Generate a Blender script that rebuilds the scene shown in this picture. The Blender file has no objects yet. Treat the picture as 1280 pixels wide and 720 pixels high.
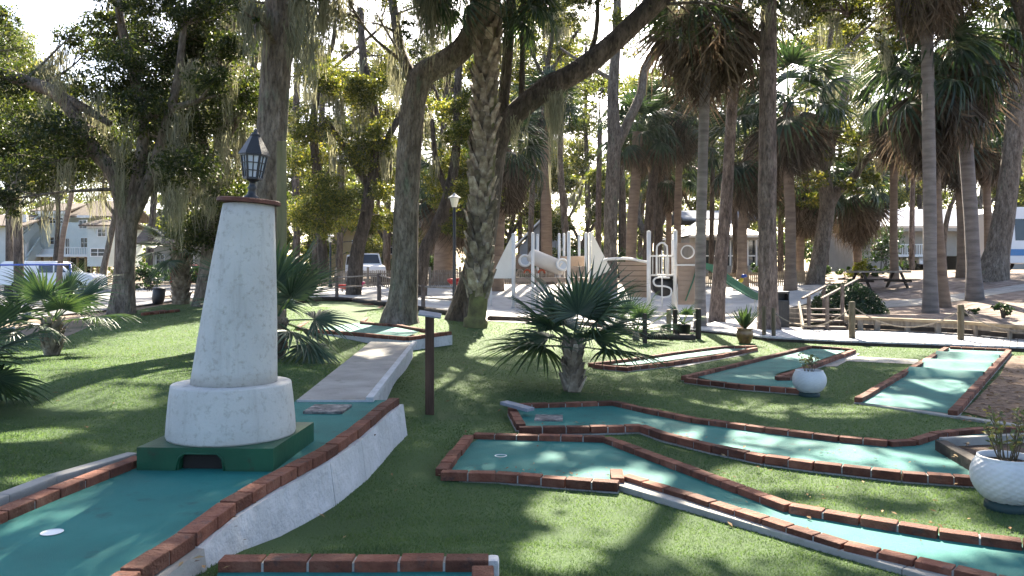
import bpy, bmesh, math, random
import numpy as np
from mathutils import Vector, Matrix, noise as mnoise
random.seed(7); rng = np.random.default_rng(11)
SC = bpy.context.scene
COL = SC.collection
FPX, CX, HY, CZ = 995.0, 640.0, 338.0, 1.62
R = math.radians
SUN_AZ, SUN_EL = R(7), R(38)
SUN = Vector((math.sin(SUN_AZ)*math.cos(SUN_EL), math.cos(SUN_AZ)*math.cos(SUN_EL), math.sin(SUN_EL)))

# ------------------------------------------------------------------ world helpers
def P(px, py, d):
    """point at depth d metres that the photograph shows at px, py"""
    return Vector(((px-CX)*d/FPX, d, CZ-(py-HY)*d/FPX))
def plane_pt(px, py, z0=0.0, zy=0.0, zx=0.0):
    u = (px-CX)/FPX; w = (py-HY)/FPX
    t = (CZ-z0)/(w+zx*u+zy)
    return Vector((u*t, t, CZ-w*t))

CTRL = [P(*c) for c in [
 (450,700,3.75),(800,700,4.35),(1250,700,4.5),(540,592,6.33),(537,520,8.86),(640,600,6.15),(900,600,6.15),(1250,620,5.7),
 (800,540,7.98),(1100,545,7.8),(1270,540,8.0),(650,503,9.8),(720,492,10.5),(900,500,9.95),(1073,500,9.95),(1195,515,9.1),(1275,480,11.3),
 (1262,438,16.1),(1185,436,16.4),(1060,440,15.8),(870,472,12.0),(930,440,15.8),(760,457,13.5),
 (502,532,7.75),(447,583,6.2),(383,643,5.0),(337,682,4.4),(560,470,11.6),
 (565,436,14.3),(600,409,18.0),(500,404,18.3),(560,399,19.5),(370,415,15.2),(355,445,12.0),(440,390,20),(440,470,9.9),
 (143,394,18.5),(200,381,22),(253,374,24),(83,421,14.5),(65,446,11.0),(20,520,7.2),(100,590,5.2),(-60,560,5.0),(220,480,8.4),(300,430,13),(-60,470,8.6),(0,630,4.2),
 (700,402,24),(780,410,21.5),(850,404,24.5),(960,420,19.6),(960,405,23.3),(1060,426,18.3),(1200,430,17.4),(1290,433,17.1),
 (1060,413,20.6),(1160,415,20.4),(1290,420,19.3),
 (1060,394,21.4),(1160,399,21.3),(1290,410,20.0),
 (850,388,30),(700,388,30),(620,385,29),(930,375,33),(900,357,42),(1010,353,42),(430,360,39),(474,373,31),(530,385,26),(570,385,25.5),(600,357,42),(760,357,42),
 (1118,352,40),(1162,391,24),(1217,376,26),(1240,342,33),(1090,372,30),(1280,372,25),(1180,350,33),(1280,345,36),
 (100,364,50),(230,365,38),(20,372,40),(-60,380,33),(150,372,33),(330,362,40),(300,372,28),
 ]]
CT = [(c.x, c.y, c.z) for c in CTRL]
CT += [(-4,0,.3),(0,0,.25),(5,0,.1),(10,2,0),(12,9,.0),(14,16,0),(-9,4,.4),(-12,9,.35),(-3,-5,.3),(6,-5,.2),(-14,0,.4),(-25,25,.3),
       (-60,60,.2),(0,70,.9),(50,70,1.7),(20,45,1.6),(30,30,1.6),(20,20,.5),(-100,120,.2),(0,150,.9),(120,140,1.8),(-400,-100,.3),(400,-100,.3),(-400,700,.3),(400,700,1.5),(0,700,.9),
       (30,-10,0),(-40,-10,.3)]
CT = np.array(CT)
def _phi(r): return np.sqrt(r*r+.16)
_A = _phi(np.linalg.norm(CT[:,None,:2]-CT[None,:,:2], axis=2))
_n = len(CT)
_S = np.zeros((_n+1,_n+1)); _S[:_n,:_n] = _A + np.eye(_n)*(-.12); _S[:_n,_n] = 1; _S[_n,:_n] = 1
_W = np.linalg.solve(_S, np.append(CT[:,2], 0))
def H(x, y):
    x = np.atleast_1d(np.asarray(x,float)); y = np.atleast_1d(np.asarray(y,float))
    out = np.empty(len(x))
    for i in range(0, len(x), 20000):
        r = np.hypot(x[i:i+20000,None]-CT[None,:,0], y[i:i+20000,None]-CT[None,:,1])
        out[i:i+20000] = _phi(r)@_W[:_n]+_W[_n]
    return out
def h1(x, y): return float(H([x],[y])[0])
def G(px, py):
    """where the sight line through px, py meets the terrain"""
    t = 2.0; u = (px-CX)/FPX; w = (py-HY)/FPX
    ts = np.concatenate([np.arange(2.2,30,.05), np.arange(30,120,.25)])
    z = CZ-w*ts; hh = H(u*ts, ts); k = np.nonzero(z<=hh)[0]
    t = ts[k[0]] if len(k) else 120.
    return Vector((u*t, t, h1(u*t,t)))
def in_poly(x, y, poly):
    inside = np.zeros(len(x), bool); n = len(poly); j = n-1
    for i in range(n):
        xi, yi = poly[i][0], poly[i][1]; xj, yj = poly[j][0], poly[j][1]
        c = ((yi>y)!=(yj>y)) & (x < (xj-xi)*(y-yi)/((yj-yi) or 1e-9)+xi)
        inside ^= c; j = i
    return inside

# ------------------------------------------------------------------ objects
def tag(o, label=None, cat=None, group=None, kind=None):
    if label: o['label'] = label
    if cat: o['category'] = cat
    if group: o['group'] = group
    if kind: o['kind'] = kind
    return o
def thing(name, label, cat, loc, group=None, rz=0.0):
    o = bpy.data.objects.new(name, None); COL.objects.link(o); o.empty_display_size = .2
    o.location = loc; o.rotation_euler = (0,0,rz)
    return tag(o, label, cat, group)
def link_mesh(name, me, mats, parent=None):
    o = bpy.data.objects.new(name, me); COL.objects.link(o)
    for m in (mats if isinstance(mats,(list,tuple)) else [mats]): me.materials.append(m)
    if parent is not None: o.parent = parent
    return o
def copy_tree(o, parent=None):
    c = o.copy(); COL.objects.link(c)
    if parent is not None: c.parent = parent
    for ch in [k for k in o.children]: copy_tree(ch, c)
    return c
def origin_of(parent):
    v = Vector((0,0,0))
    while parent is not None: v += parent.location; parent = parent.parent
    return v

class MB:
    """collects pieces in world coordinates and links them as one mesh object"""
    def __init__(s): s.v=[]; s.f=[]; s.m=[]; s.sm=[]
    def add(s, vs, fs, mi=0, smooth=False):
        b = len(s.v); s.v += [tuple(p) for p in vs]; s.f += [tuple(i+b for i in f) for f in fs]
        s.m += [mi]*len(fs); s.sm += [smooth]*len(fs); return s
    def box(s, c, size, rot=None, mi=0, ch=0.0):
        x,y,z = [a/2 for a in size]; M_ = rot if rot is not None else Matrix.Identity(3); c = Vector(c)
        if ch <= 0:
            vs = [c+M_@Vector(p) for p in [(-x,-y,-z),(x,-y,-z),(x,y,-z),(-x,y,-z),(-x,-y,z),(x,-y,z),(x,y,z),(-x,y,z)]]
            return s.add(vs, [(0,3,2,1),(4,5,6,7),(0,1,5,4),(1,2,6,5),(2,3,7,6),(3,0,4,7)], mi)
        bm = bmesh.new(); bmesh.ops.create_cube(bm, size=1)
        for v in bm.verts: v.co = Vector((v.co.x*2*x, v.co.y*2*y, v.co.z*2*z))
        bmesh.ops.bevel(bm, geom=list(bm.edges), offset=ch, segments=2, affect='EDGES', profile=.6)
        return s.bm(bm, Matrix.Translation(c)@M_.to_4x4(), mi)
    def bm(s, bm, M_=None, mi=0, smooth=False):
        bm.verts.index_update()
        s.add([(M_@v.co if M_ else v.co) for v in bm.verts], [[v.index for v in f.verts] for f in bm.faces], mi, smooth); bm.free(); return s
    def bar(s, a, b, w, h, mi=0, ch=0.0, up=Vector((0,0,1))):
        a=Vector(a); b=Vector(b); d=(b-a); L=d.length; x=d.normalized()
        y=up.cross(x)
        if y.length<1e-4: y=Vector((0,1,0)).cross(x)
        y.normalize(); z=x.cross(y)
        return s.box((a+b)/2, (L,w,h), Matrix((x,y,z)).transposed(), mi, ch)
    def tube(s, pts, rad, n=10, mi=0, caps=True, smooth=True, wob=0.0, wf=1.0):
        pts=[Vector(p) for p in pts]
        if not isinstance(rad,(list,tuple)): rad=[rad]*len(pts)
        vs=[]; u=None
        for i,p in enumerate(pts):
            t=(pts[min(i+1,len(pts)-1)]-pts[max(i-1,0)]).normalized()
            if u is None:
                u=t.orthogonal().normalized()
                if abs(t.z)>.7: u=(Vector((1,0,0))-t*t.x).normalized()
            else: u=(u-t*u.dot(t)).normalized()
            w=t.cross(u)
            for k in range(n):
                a=2*math.pi*k/n; dv=u*math.cos(a)+w*math.sin(a); r=rad[i]
                if wob: r*=1+wob*mnoise.noise(Vector((p.x*wf+dv.x*1.3, p.y*wf+dv.y*1.3, p.z*wf*.6)))
                vs.append(p+dv*r)
        fs=[]
        for i in range(len(pts)-1):
            for k in range(n):
                a=i*n+k; b=i*n+(k+1)%n; fs.append((a,b,b+n,a+n))
        if caps: fs.append(tuple(range(n-1,-1,-1))); fs.append(tuple(range((len(pts)-1)*n, len(pts)*n)))
        return s.add(vs, fs, mi, smooth)
    def lathe(s, c, prof, n=32, mi=0, M_=None, smooth=True, closed=True):
        c=Vector(c); vs=[]; fs=[]
        for r,z in prof:
            for k in range(n):
                a=2*math.pi*k/n; p=Vector((r*math.cos(a), r*math.sin(a), z)); vs.append(c+(M_@p if M_ else p))
        for i in range(len(prof)-1):
            for k in range(n):
                a=i*n+k; b=i*n+(k+1)%n; fs.append((a,b,b+n,a+n))
        if closed: fs.append(tuple(range(n-1,-1,-1))); fs.append(tuple(range((len(prof)-1)*n, len(prof)*n)))
        return s.add(vs, fs, mi, smooth)
    def prism(s, poly, vec, mi=0):
        n=len(poly); vec=Vector(vec); a=[Vector(p) for p in poly]
        return s.add(a+[p+vec for p in a], [tuple(range(n-1,-1,-1)), tuple(range(n,2*n))]+[(i,(i+1)%n,(i+1)%n+n,i+n) for i in range(n)], mi)
    def build(s, name, mats, parent=None, fix=True):
        me=bpy.data.meshes.new(name); o0=origin_of(parent)
        me.from_pydata([(p[0]-o0.x,p[1]-o0.y,p[2]-o0.z) for p in s.v], [], s.f)
        me.polygons.foreach_set('material_index', s.m); me.polygons.foreach_set('use_smooth', s.sm)
        me.update()
        if fix:
            bm=bmesh.new(); bm.from_mesh(me); bmesh.ops.recalc_face_normals(bm, faces=bm.faces); bm.to_mesh(me); bm.free()
        o=link_mesh(name, me, mats, parent)
        if any(s.sm) and not all(s.sm):
            pass
        return o
def np_mesh(name, V, F, mats, parent=None, smooth=False, mi=None):
    """V (n,3) world coords, F (m,k) constant-k faces"""
    o0=origin_of(parent); V=np.asarray(V,np.float32)-np.array(o0,np.float32); F=np.asarray(F,np.int32)
    me=bpy.data.meshes.new(name); k=F.shape[1]
    me.vertices.add(len(V)); me.vertices.foreach_set('co', V.ravel())
    me.loops.add(F.size); me.loops.foreach_set('vertex_index', F.ravel())
    me.polygons.add(len(F)); me.polygons.foreach_set('loop_start', np.arange(0,F.size,k,dtype=np.int32))
    if mi is not None: me.polygons.foreach_set('material_index', np.asarray(mi,np.int32))
    me.polygons.foreach_set('use_smooth', np.full(len(F), smooth))
    me.update(calc_edges=True)
    return link_mesh(name, me, mats, parent)
def spline(pts, per=6):
    """Catmull-Rom through tuples (any length)"""
    a=np.array([list(p) for p in pts],float)
    if len(a)<3: 
        return [a[0]+(a[-1]-a[0])*k/per for k in range(per+1)]
    e=np.vstack([2*a[0]-a[1],a,2*a[-1]-a[-2]]); out=[]
    for i in range(1,len(e)-2):
        p0,p1,p2,p3=e[i-1],e[i],e[i+1],e[i+2]
        for k in range(per):
            t=k/per; out.append(.5*((2*p1)+(-p0+p2)*t+(2*p0-5*p1+4*p2-p3)*t*t+(-p0+3*p1-3*p2+p3)*t**3))
    out.append(a[-1]); return out

# ------------------------------------------------------------------ materials
def nodes(name):
    m=bpy.data.materials.new(name); m.use_nodes=True; nt=m.node_tree; nt.nodes.clear()
    out=nt.nodes.new('ShaderNodeOutputMaterial'); return m, nt, out
def ramp(nt, fac, cols, pos=None, interp='LINEAR'):
    r=nt.nodes.new('ShaderNodeValToRGB'); r.color_ramp.interpolation=interp; e=r.color_ramp.elements
    n=len(cols); pos=pos or [i/(n-1) for i in range(n)]
    while len(e)<n: e.new(.5)
    for i in range(n): e[i].position=pos[i]; c=cols[i]; e[i].color=(c[0],c[1],c[2],1)
    nt.links.new(fac, r.inputs['Fac']); return r.outputs['Color']
def coords(nt, scale=(1,1,1)):
    g=nt.nodes.new('ShaderNodeNewGeometry'); mp=nt.nodes.new('ShaderNodeMapping'); mp.inputs['Scale'].default_value=scale
    nt.links.new(g.outputs['Position'], mp.inputs['Vector']); return mp.outputs['Vector']
def noise_node(nt, vec, scale, detail=4, rough=.55, dist=0):
    n=nt.nodes.new('ShaderNodeTexNoise'); n.inputs['Scale'].default_value=scale; n.inputs['Detail'].default_value=detail
    n.inputs['Roughness'].default_value=rough; n.inputs['Distortion'].default_value=dist
    nt.links.new(vec, n.inputs['Vector']); return n.outputs['Fac']
def mixc(nt, fac, a, b, mode='MIX'):
    m=nt.nodes.new('ShaderNodeMix'); m.data_type='RGBA'; m.blend_type=mode
    if isinstance(fac,(int,float)): m.inputs[0].default_value=fac
    else: nt.links.new(fac, m.inputs[0])
    for s,v in ((6,a),(7,b)):
        if hasattr(v,'links') or hasattr(v,'is_linked'): nt.links.new(v, m.inputs[s])
        else: m.inputs[s].default_value=(v[0],v[1],v[2],1)
    return m.outputs[2]
def MAT(name, cols, scale=3.0, pos=None, rough=.8, bump=0.0, bscale=None, stretch=(1,1,1), spec=.3, detail=5, island=0.0,
        spots=None, metal=0.0, vor=None, bd=.02, fiss=None):
    """noise-varied principled: cols ramp over noise; spots=(colour, scale, lo, hi); island = brightness spread per loose piece"""
    m,nt,out=nodes(name); v=coords(nt, stretch)
    b=nt.nodes.new('ShaderNodeBsdfPrincipled'); b.inputs['Roughness'].default_value=rough
    b.inputs['Specular IOR Level'].default_value=spec; b.inputs['Metallic'].default_value=metal
    col=ramp(nt, noise_node(nt, v, scale, detail), cols, pos or ([.3,.7] if len(cols)==2 else [.28,.5,.72] if len(cols)==3 else None))
    if spots:
        f=noise_node(nt, v, spots[1], 6, .65); rr=nt.nodes.new('ShaderNodeMapRange'); rr.inputs[1].default_value=spots[2]; rr.inputs[2].default_value=spots[3]
        nt.links.new(f, rr.inputs[0]); col=mixc(nt, rr.outputs[0], col, spots[0])
    if island:
        g=nt.nodes.new('ShaderNodeNewGeometry'); hs=nt.nodes.new('ShaderNodeHueSaturation')
        mr=nt.nodes.new('ShaderNodeMapRange'); mr.inputs[3].default_value=1-island; mr.inputs[4].default_value=1+island
        nt.links.new(g.outputs['Random Per Island'], mr.inputs[0]); nt.links.new(mr.outputs[0], hs.inputs['Value'])
        nt.links.new(col, hs.inputs['Color']); col=hs.outputs['Color']
    if fiss:
        f=noise_node(nt, v, fiss*2.2, 9, .72); col=mixc(nt, 1.0, col, ramp(nt, f, [(.42,.4,.39),(.95,.95,.95),(1.35,1.33,1.3)], [.36,.5,.66]), 'MULTIPLY')
    nt.links.new(col, b.inputs['Base Color'])
    if bump:
        hgt=noise_node(nt, v, bscale or scale*6, 5, .6)
        if vor:
            vt=nt.nodes.new('ShaderNodeTexVoronoi'); vt.inputs['Scale'].default_value=vor; vt.feature='DISTANCE_TO_EDGE'; nt.links.new(v, vt.inputs['Vector'])
            ad=nt.nodes.new('ShaderNodeMath'); ad.operation='ADD'; nt.links.new(hgt, ad.inputs[0]); nt.links.new(vt.outputs['Distance'], ad.inputs[1]); hgt=ad.outputs[0]
        bp=nt.nodes.new('ShaderNodeBump'); bp.inputs['Strength'].default_value=bump; bp.inputs['Distance'].default_value=bd
        nt.links.new(hgt, bp.inputs['Height']); nt.links.new(bp.outputs['Normal'], b.inputs['Normal'])
    nt.links.new(b.outputs['BSDF'], out.inputs['Surface']); return m
def LEAF(name, cols, trans=.45, rough=.45, spec=.35, tcol=None, pos=None):
    """leaf surface: colour differs per leaf, light shines through"""
    m,nt,out=nodes(name); g=nt.nodes.new('ShaderNodeNewGeometry')
    c=ramp(nt, g.outputs['Random Per Island'], cols, pos)
    v=coords(nt); big=ramp(nt, noise_node(nt, v, .55, 3), [(.72,.75,.72),(1.15,1.12,1.0)], [.35,.65]); c=mixc(nt, 1.0, c, big, 'MULTIPLY')
    b=nt.nodes.new('ShaderNodeBsdfPrincipled'); b.inputs['Roughness'].default_value=rough; b.inputs['Specular IOR Level'].default_value=spec
    t=nt.nodes.new('ShaderNodeBsdfTranslucent'); mx=nt.nodes.new('ShaderNodeMixShader'); mx.inputs[0].default_value=trans
    nt.links.new(c, b.inputs['Base Color'])
    tc=mixc(nt, 1.0, c, tcol or (1.9,1.9,.9), 'MULTIPLY'); nt.links.new(tc, t.inputs['Color'])
    nt.links.new(b.outputs[0], mx.inputs[1]); nt.links.new(t.outputs[0], mx.inputs[2]); nt.links.new(mx.outputs[0], out.inputs['Surface']); return m
def GLASS(name, col=(.02,.025,.03), rough=.08):
    m,nt,out=nodes(name); b=nt.nodes.new('ShaderNodeBsdfPrincipled'); b.inputs['Base Color'].default_value=(*col,1); b.inputs['Roughness'].default_value=rough
    b.inputs['Specular IOR Level'].default_value=.6
    nt.links.new(b.outputs[0], out.inputs['Surface']); return m

m_lawn = MAT('turf_lawn', [(.042,.075,.03),(.058,.1,.038),(.078,.12,.048)], .9, rough=.8, bump=.8, bscale=160, spec=.12, detail=8, bd=.02)
m_blade = LEAF('turf_fibre', [(.048,.092,.047),(.067,.118,.06),(.09,.14,.075)], .5, .6, .22, tcol=(1.9,1.8,.9))
m_dirt = MAT('leaf_litter', [(.07,.05,.035),(.16,.12,.085),(.26,.2,.15)], .8, rough=.95, bump=.6, bscale=25, detail=9, spots=((.05,.06,.02),.5,.55,.7))
m_sand = MAT('white_sand', [(.32,.31,.3),(.46,.445,.43)], .9, rough=.95, bump=.5, bscale=6, detail=8, spots=((.17,.14,.11),1.7,.58,.8))
m_road = MAT('pale_asphalt', [(.11,.11,.118),(.18,.175,.18)], .6, rough=.9, bump=.2, bscale=60, detail=8, spots=((.12,.09,.06),.8,.6,.75))
m_mulch = MAT('pine_straw_mulch', [(.045,.028,.02),(.12,.075,.05),(.25,.17,.12)], 9, rough=.95, bump=.9, bscale=45, detail=9, spots=((.3,.22,.16),14,.62,.7))
m_mulch2 = MAT('pale_leaf_mulch', [(.09,.062,.047),(.19,.142,.115),(.31,.245,.205)], 3, rough=.95, bump=.9, bscale=25, detail=9)
m_conc = MAT('weathered_concrete', [(.2,.19,.175),(.33,.315,.29)], 2.2, rough=.9, bump=.35, bscale=40, detail=8, spots=((.14,.13,.11),5,.58,.75))
m_teal = MAT('teal_carpet', [(.007,.1,.092),(.012,.14,.126),(.03,.18,.16)], 1.6, rough=.72, bump=.5, bscale=300, spec=.24, detail=10, spots=((.012,.06,.055),5,.58,.75))
m_tealpale = MAT('faded_teal_carpet', [(.06,.22,.19),(.1,.3,.26)], 2.5, rough=.9, bump=.3, bscale=300, spec=.12, detail=8)
m_brick = MAT('red_brick', [(.075,.025,.015),(.13,.047,.028),(.18,.08,.052)], 7, rough=.85, bump=.8, bscale=45, detail=9, island=.42, spots=((.06,.035,.03),11,.57,.7))
m_mortar = MAT('pale_mortar', [(.24,.235,.22),(.38,.37,.35)], 8, rough=.95, bump=.4, bscale=80)
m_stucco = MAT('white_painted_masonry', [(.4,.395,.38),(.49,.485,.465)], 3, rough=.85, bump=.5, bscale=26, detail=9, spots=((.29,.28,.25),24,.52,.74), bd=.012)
def add_drips(m, col=(.2,.193,.175), sc=(9,9,.7), lo=.56, hi=.75, amt=.55):
    nt=m.node_tree; b=[n for n in nt.nodes if n.type=='BSDF_PRINCIPLED'][0]; l=b.inputs['Base Color'].links[0]; src=l.from_socket
    f=noise_node(nt, coords(nt, sc), 1.6, 6, .6); r=nt.nodes.new('ShaderNodeMapRange'); r.inputs[1].default_value=lo; r.inputs[2].default_value=hi; r.inputs[4].default_value=amt
    nt.links.new(f, r.inputs[0]); nt.links.new(mixc(nt, r.outputs[0], src, col), b.inputs['Base Color'])
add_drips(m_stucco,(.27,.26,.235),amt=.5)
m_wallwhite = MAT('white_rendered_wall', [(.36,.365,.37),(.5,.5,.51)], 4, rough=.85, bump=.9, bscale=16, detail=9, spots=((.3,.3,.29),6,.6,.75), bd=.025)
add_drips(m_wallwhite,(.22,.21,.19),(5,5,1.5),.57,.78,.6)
m_greenpaint = MAT('green_gloss_paint', [(.006,.05,.026),(.012,.078,.04)], 4, rough=.42, bump=.25, bscale=18, spots=((.02,.035,.02),9,.6,.72), bd=.01)
m_rust = MAT('red_brown_cap', [(.07,.025,.018),(.13,.05,.035)], 12, rough=.7, bump=.3)
m_black = MAT('black_painted_metal', [(.008,.009,.012),(.02,.022,.028)], 9, rough=.45, bump=.15, spec=.5)
m_lampglass = GLASS('lantern_glass', (.42,.47,.55), .25)
m_darkglass = GLASS('dark_window_glass')
m_wood = MAT('brown_post_wood', [(.045,.025,.017),(.1,.056,.036)], 6, rough=.8, bump=.5, bscale=20, stretch=(3,3,.35), detail=7)
m_railwood = MAT('brown_grey_rail_wood', [(.075,.058,.05),(.16,.13,.115)], 5, rough=.9, bump=.5, bscale=25, detail=7)
m_fencewood = MAT('olive_brown_fence_wood', [(.06,.048,.03),(.15,.125,.085)], 5, rough=.9, bump=.5, bscale=25, stretch=(2.5,2.5,.5), detail=7)
m_greywood = MAT('weathered_grey_timber', [(.16,.13,.105),(.3,.26,.215)], 5, rough=.9, bump=.5, bscale=25, stretch=(2.5,2.5,.6), detail=7, island=.15)
m_tanwood = MAT('tan_timber', [(.2,.15,.095),(.34,.27,.18)], 4, rough=.85, bump=.4, bscale=22, detail=7, island=.15)
m_darkwood = MAT('dark_timber', [(.022,.018,.015),(.06,.047,.038)], 5, rough=.9, bump=.5, bscale=22, detail=7)
m_deck = MAT('bleached_deck_boards', [(.36,.35,.35),(.54,.53,.52)], 3, rough=.9, bump=.4, bscale=30, detail=7, island=.12, stretch=(1,3,1))
m_bark = MAT('oak_bark', [(.075,.06,.047),(.155,.128,.104),(.25,.215,.185)], 7, fiss=11, rough=.95, bump=1, bscale=14, stretch=(1,1,.3), detail=9, vor=11, bd=.06, spots=((.13,.15,.11),3.2,.58,.72))
m_barkdk = MAT('dark_bark', [(.035,.028,.022),(.085,.068,.056),(.145,.12,.1)], 7, fiss=10, rough=.95, bump=1, bscale=14, stretch=(1,1,.28), detail=9, vor=9, bd=.06)
m_barktan = MAT('tan_palm_bark', [(.14,.1,.075),(.26,.19,.14)], 3, rough=.95, bump=.8, bscale=16, stretch=(.5,.5,2.4), detail=6, bd=.03)
m_barkgrey = MAT('grey_palm_bark', [(.12,.105,.1),(.24,.215,.2)], 3, rough=.95, bump=.8, bscale=14, stretch=(.5,.5,2.6), detail=6, bd=.03)
m_barkpine = MAT('pine_bark', [(.055,.042,.037),(.135,.105,.092),(.23,.185,.165)], 6, fiss=9, rough=.95, bump=1, bscale=12, stretch=(1.3,1.3,.4), detail=8, vor=9, bd=.06)
m_boot = MAT('palm_boots', [(.07,.052,.036),(.19,.15,.11),(.36,.31,.25)], 7, rough=.95, bump=.6, bscale=30, detail=7, island=.55)
m_oakleaf = LEAF('oak_leaves', [(.014,.024,.011),(.024,.038,.015),(.042,.058,.02),(.085,.095,.032)], .45, pos=[0,.45,.8,1], tcol=(2.2,2.1,.8))
m_oaklight = LEAF('light_oak_leaves', [(.022,.035,.011),(.05,.068,.018),(.115,.125,.03),(.22,.2,.06)], .55, pos=[0,.4,.8,1], tcol=(2.0,1.9,.8))
m_farleaf = LEAF('far_leaves', [(.026,.042,.018),(.055,.075,.026),(.13,.14,.045)], .55, tcol=(2.2,2.1,.9))
m_moss = LEAF('spanish_moss', [(.12,.125,.1),(.2,.205,.165),(.29,.29,.24)], .4, .95, .05, tcol=(1.3,1.25,1.0))
m_palm = LEAF('palm_green', [(.016,.033,.02),(.028,.05,.03),(.048,.074,.036)], .25, .4, .4, tcol=(1.7,1.8,.8))
m_palmnear = LEAF('fan_palm_green', [(.03,.058,.044),(.052,.086,.06),(.076,.11,.07)], .13, .45, .4, tcol=(2.0,2.2,.8))
m_palmdead = LEAF('dead_palm_fronds', [(.055,.043,.036),(.11,.088,.072),(.19,.155,.13)], .25, .9, .08, tcol=(1.25,1.1,.95))
m_shrub = LEAF('shrub_leaves', [(.012,.03,.012),(.025,.055,.018),(.05,.085,.025)], .3)
m_yellowshrub = LEAF('yellow_shrub_leaves', [(.1,.12,.02),(.2,.2,.03)], .4)
m_dry = LEAF('dry_leaves', [(.1,.05,.025),(.2,.12,.06),(.38,.28,.17)], .2, .8, .1, tcol=(1,1,1))
m_white = MAT('white_paint', [(.62,.61,.59),(.72,.71,.69)], 2, rough=.45, spots=((.5,.5,.48),3,.6,.8))
m_cream = MAT('cream_sail', [(.68,.66,.6),(.75,.73,.67)], 2, rough=.7)
m_tan = MAT('tan_plastic', [(.25,.185,.14),(.32,.245,.19)], 2, rough=.6)
m_tube = MAT('pale_tube_plastic', [(.5,.45,.4),(.6,.55,.5)], 2, rough=.5)
m_slide = MAT('green_slide_plastic', [(.01,.085,.05),(.016,.11,.065)], 2, rough=.35, spec=.5)
m_red = MAT('red_paint', [(.42,.035,.03),(.5,.055,.045)], 4, rough=.4)
m_darkred = MAT('dark_red_car_paint', [(.2,.02,.02),(.26,.03,.03)], 4, rough=.3)
m_orange = MAT('orange_plastic', [(.35,.07,.03),(.42,.1,.045)], 4, rough=.4)
m_pink = MAT('pink_plastic', [(.5,.06,.16),(.58,.09,.2)], 4, rough=.4)
m_yellow = MAT('yellow_plastic', [(.6,.42,.03),(.66,.47,.04)], 4, rough=.4)
m_blue = MAT('blue_paint', [(.02,.06,.3),(.03,.08,.36)], 4, rough=.4)
m_siding = MAT('pale_green_siding', [(.46,.52,.5),(.54,.6,.58)], 1, rough=.8)
m_cream2 = MAT('beige_siding', [(.26,.245,.215),(.33,.31,.275)], 1, rough=.8)
m_greyhouse = MAT('grey_siding', [(.28,.29,.3),(.36,.37,.38)], 1, rough=.8)
m_trim = MAT('white_trim', [(.7,.7,.68),(.78,.78,.76)], 2, rough=.7)
m_roofbrown = MAT('brown_shingles', [(.075,.06,.052),(.14,.115,.1)], 3, rough=.95, bump=.5, bscale=12)
m_roofpale = MAT('pale_metal_roof', [(.7,.7,.7),(.8,.8,.8)], 1, rough=.38, metal=.7)
m_roofblue = MAT('blue_grey_shingles', [(.1,.12,.15),(.16,.18,.22)], 3, rough=.95)
m_dark = MAT('shadowy_void', [(.012,.011,.01),(.02,.018,.016)], 2, rough=.9)  # near-black colour standing in for shade inside hollows
m_tyre = MAT('tyre_rubber', [(.012,.012,.012),(.02,.02,.02)], 4, rough=.85)
m_rim = MAT('wheel_metal', [(.35,.35,.36),(.45,.45,.46)], 4, rough=.35, metal=.7)
m_carwhite = MAT('white_car_paint', [(.7,.7,.71),(.76,.76,.77)], 1, rough=.25, spec=.5)
m_busblue = MAT('blue_bus_stripe', [(.02,.16,.4),(.03,.19,.45)], 1, rough=.3, spec=.5)
m_headlamp = GLASS('headlamp_glass', (.5,.5,.5), .15)
m_taillamp = GLASS('tail_lamp_red', (.4,.02,.02), .2)
m_pot = MAT('white_glazed_pot', [(.44,.45,.46),(.56,.57,.58)], 5, rough=.55, bump=.2, bscale=30, spots=((.3,.3,.28),5,.62,.75))
m_potdark = MAT('dark_green_pot_foot', [(.012,.03,.03),(.02,.045,.045)], 4, rough=.6)
m_potblack = MAT('black_plastic_pot', [(.015,.015,.016),(.028,.028,.03)], 4, rough=.6)
m_potbrown = MAT('brown_glazed_pot', [(.05,.025,.012),(.16,.08,.03),(.24,.15,.06)], 9, rough=.3, spec=.5)
m_slate = MAT('grey_slate_board', [(.16,.17,.2),(.25,.26,.29)], 6, rough=.7, bump=.2)
m_mat = MAT('worn_tee_mat', [(.05,.05,.05),(.2,.19,.18)], 12, rough=.9, bump=.3, spots=((.34,.3,.28),6,.5,.65))
m_rope = MAT('grey_rope', [(.17,.14,.11),(.28,.24,.19)], 30, rough=.95)
m_cup = MAT('white_cup_liner', [(.7,.7,.68),(.78,.78,.76)], 10, rough=.5)
m_soil = MAT('planter_soil', [(.03,.02,.015),(.1,.06,.04)], 18, rough=.95, bump=.8, bscale=60)
m_bush = LEAF('clipped_bush_leaves', [(.008,.025,.012),(.018,.045,.018),(.03,.065,.025)], .2, .5)
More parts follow.
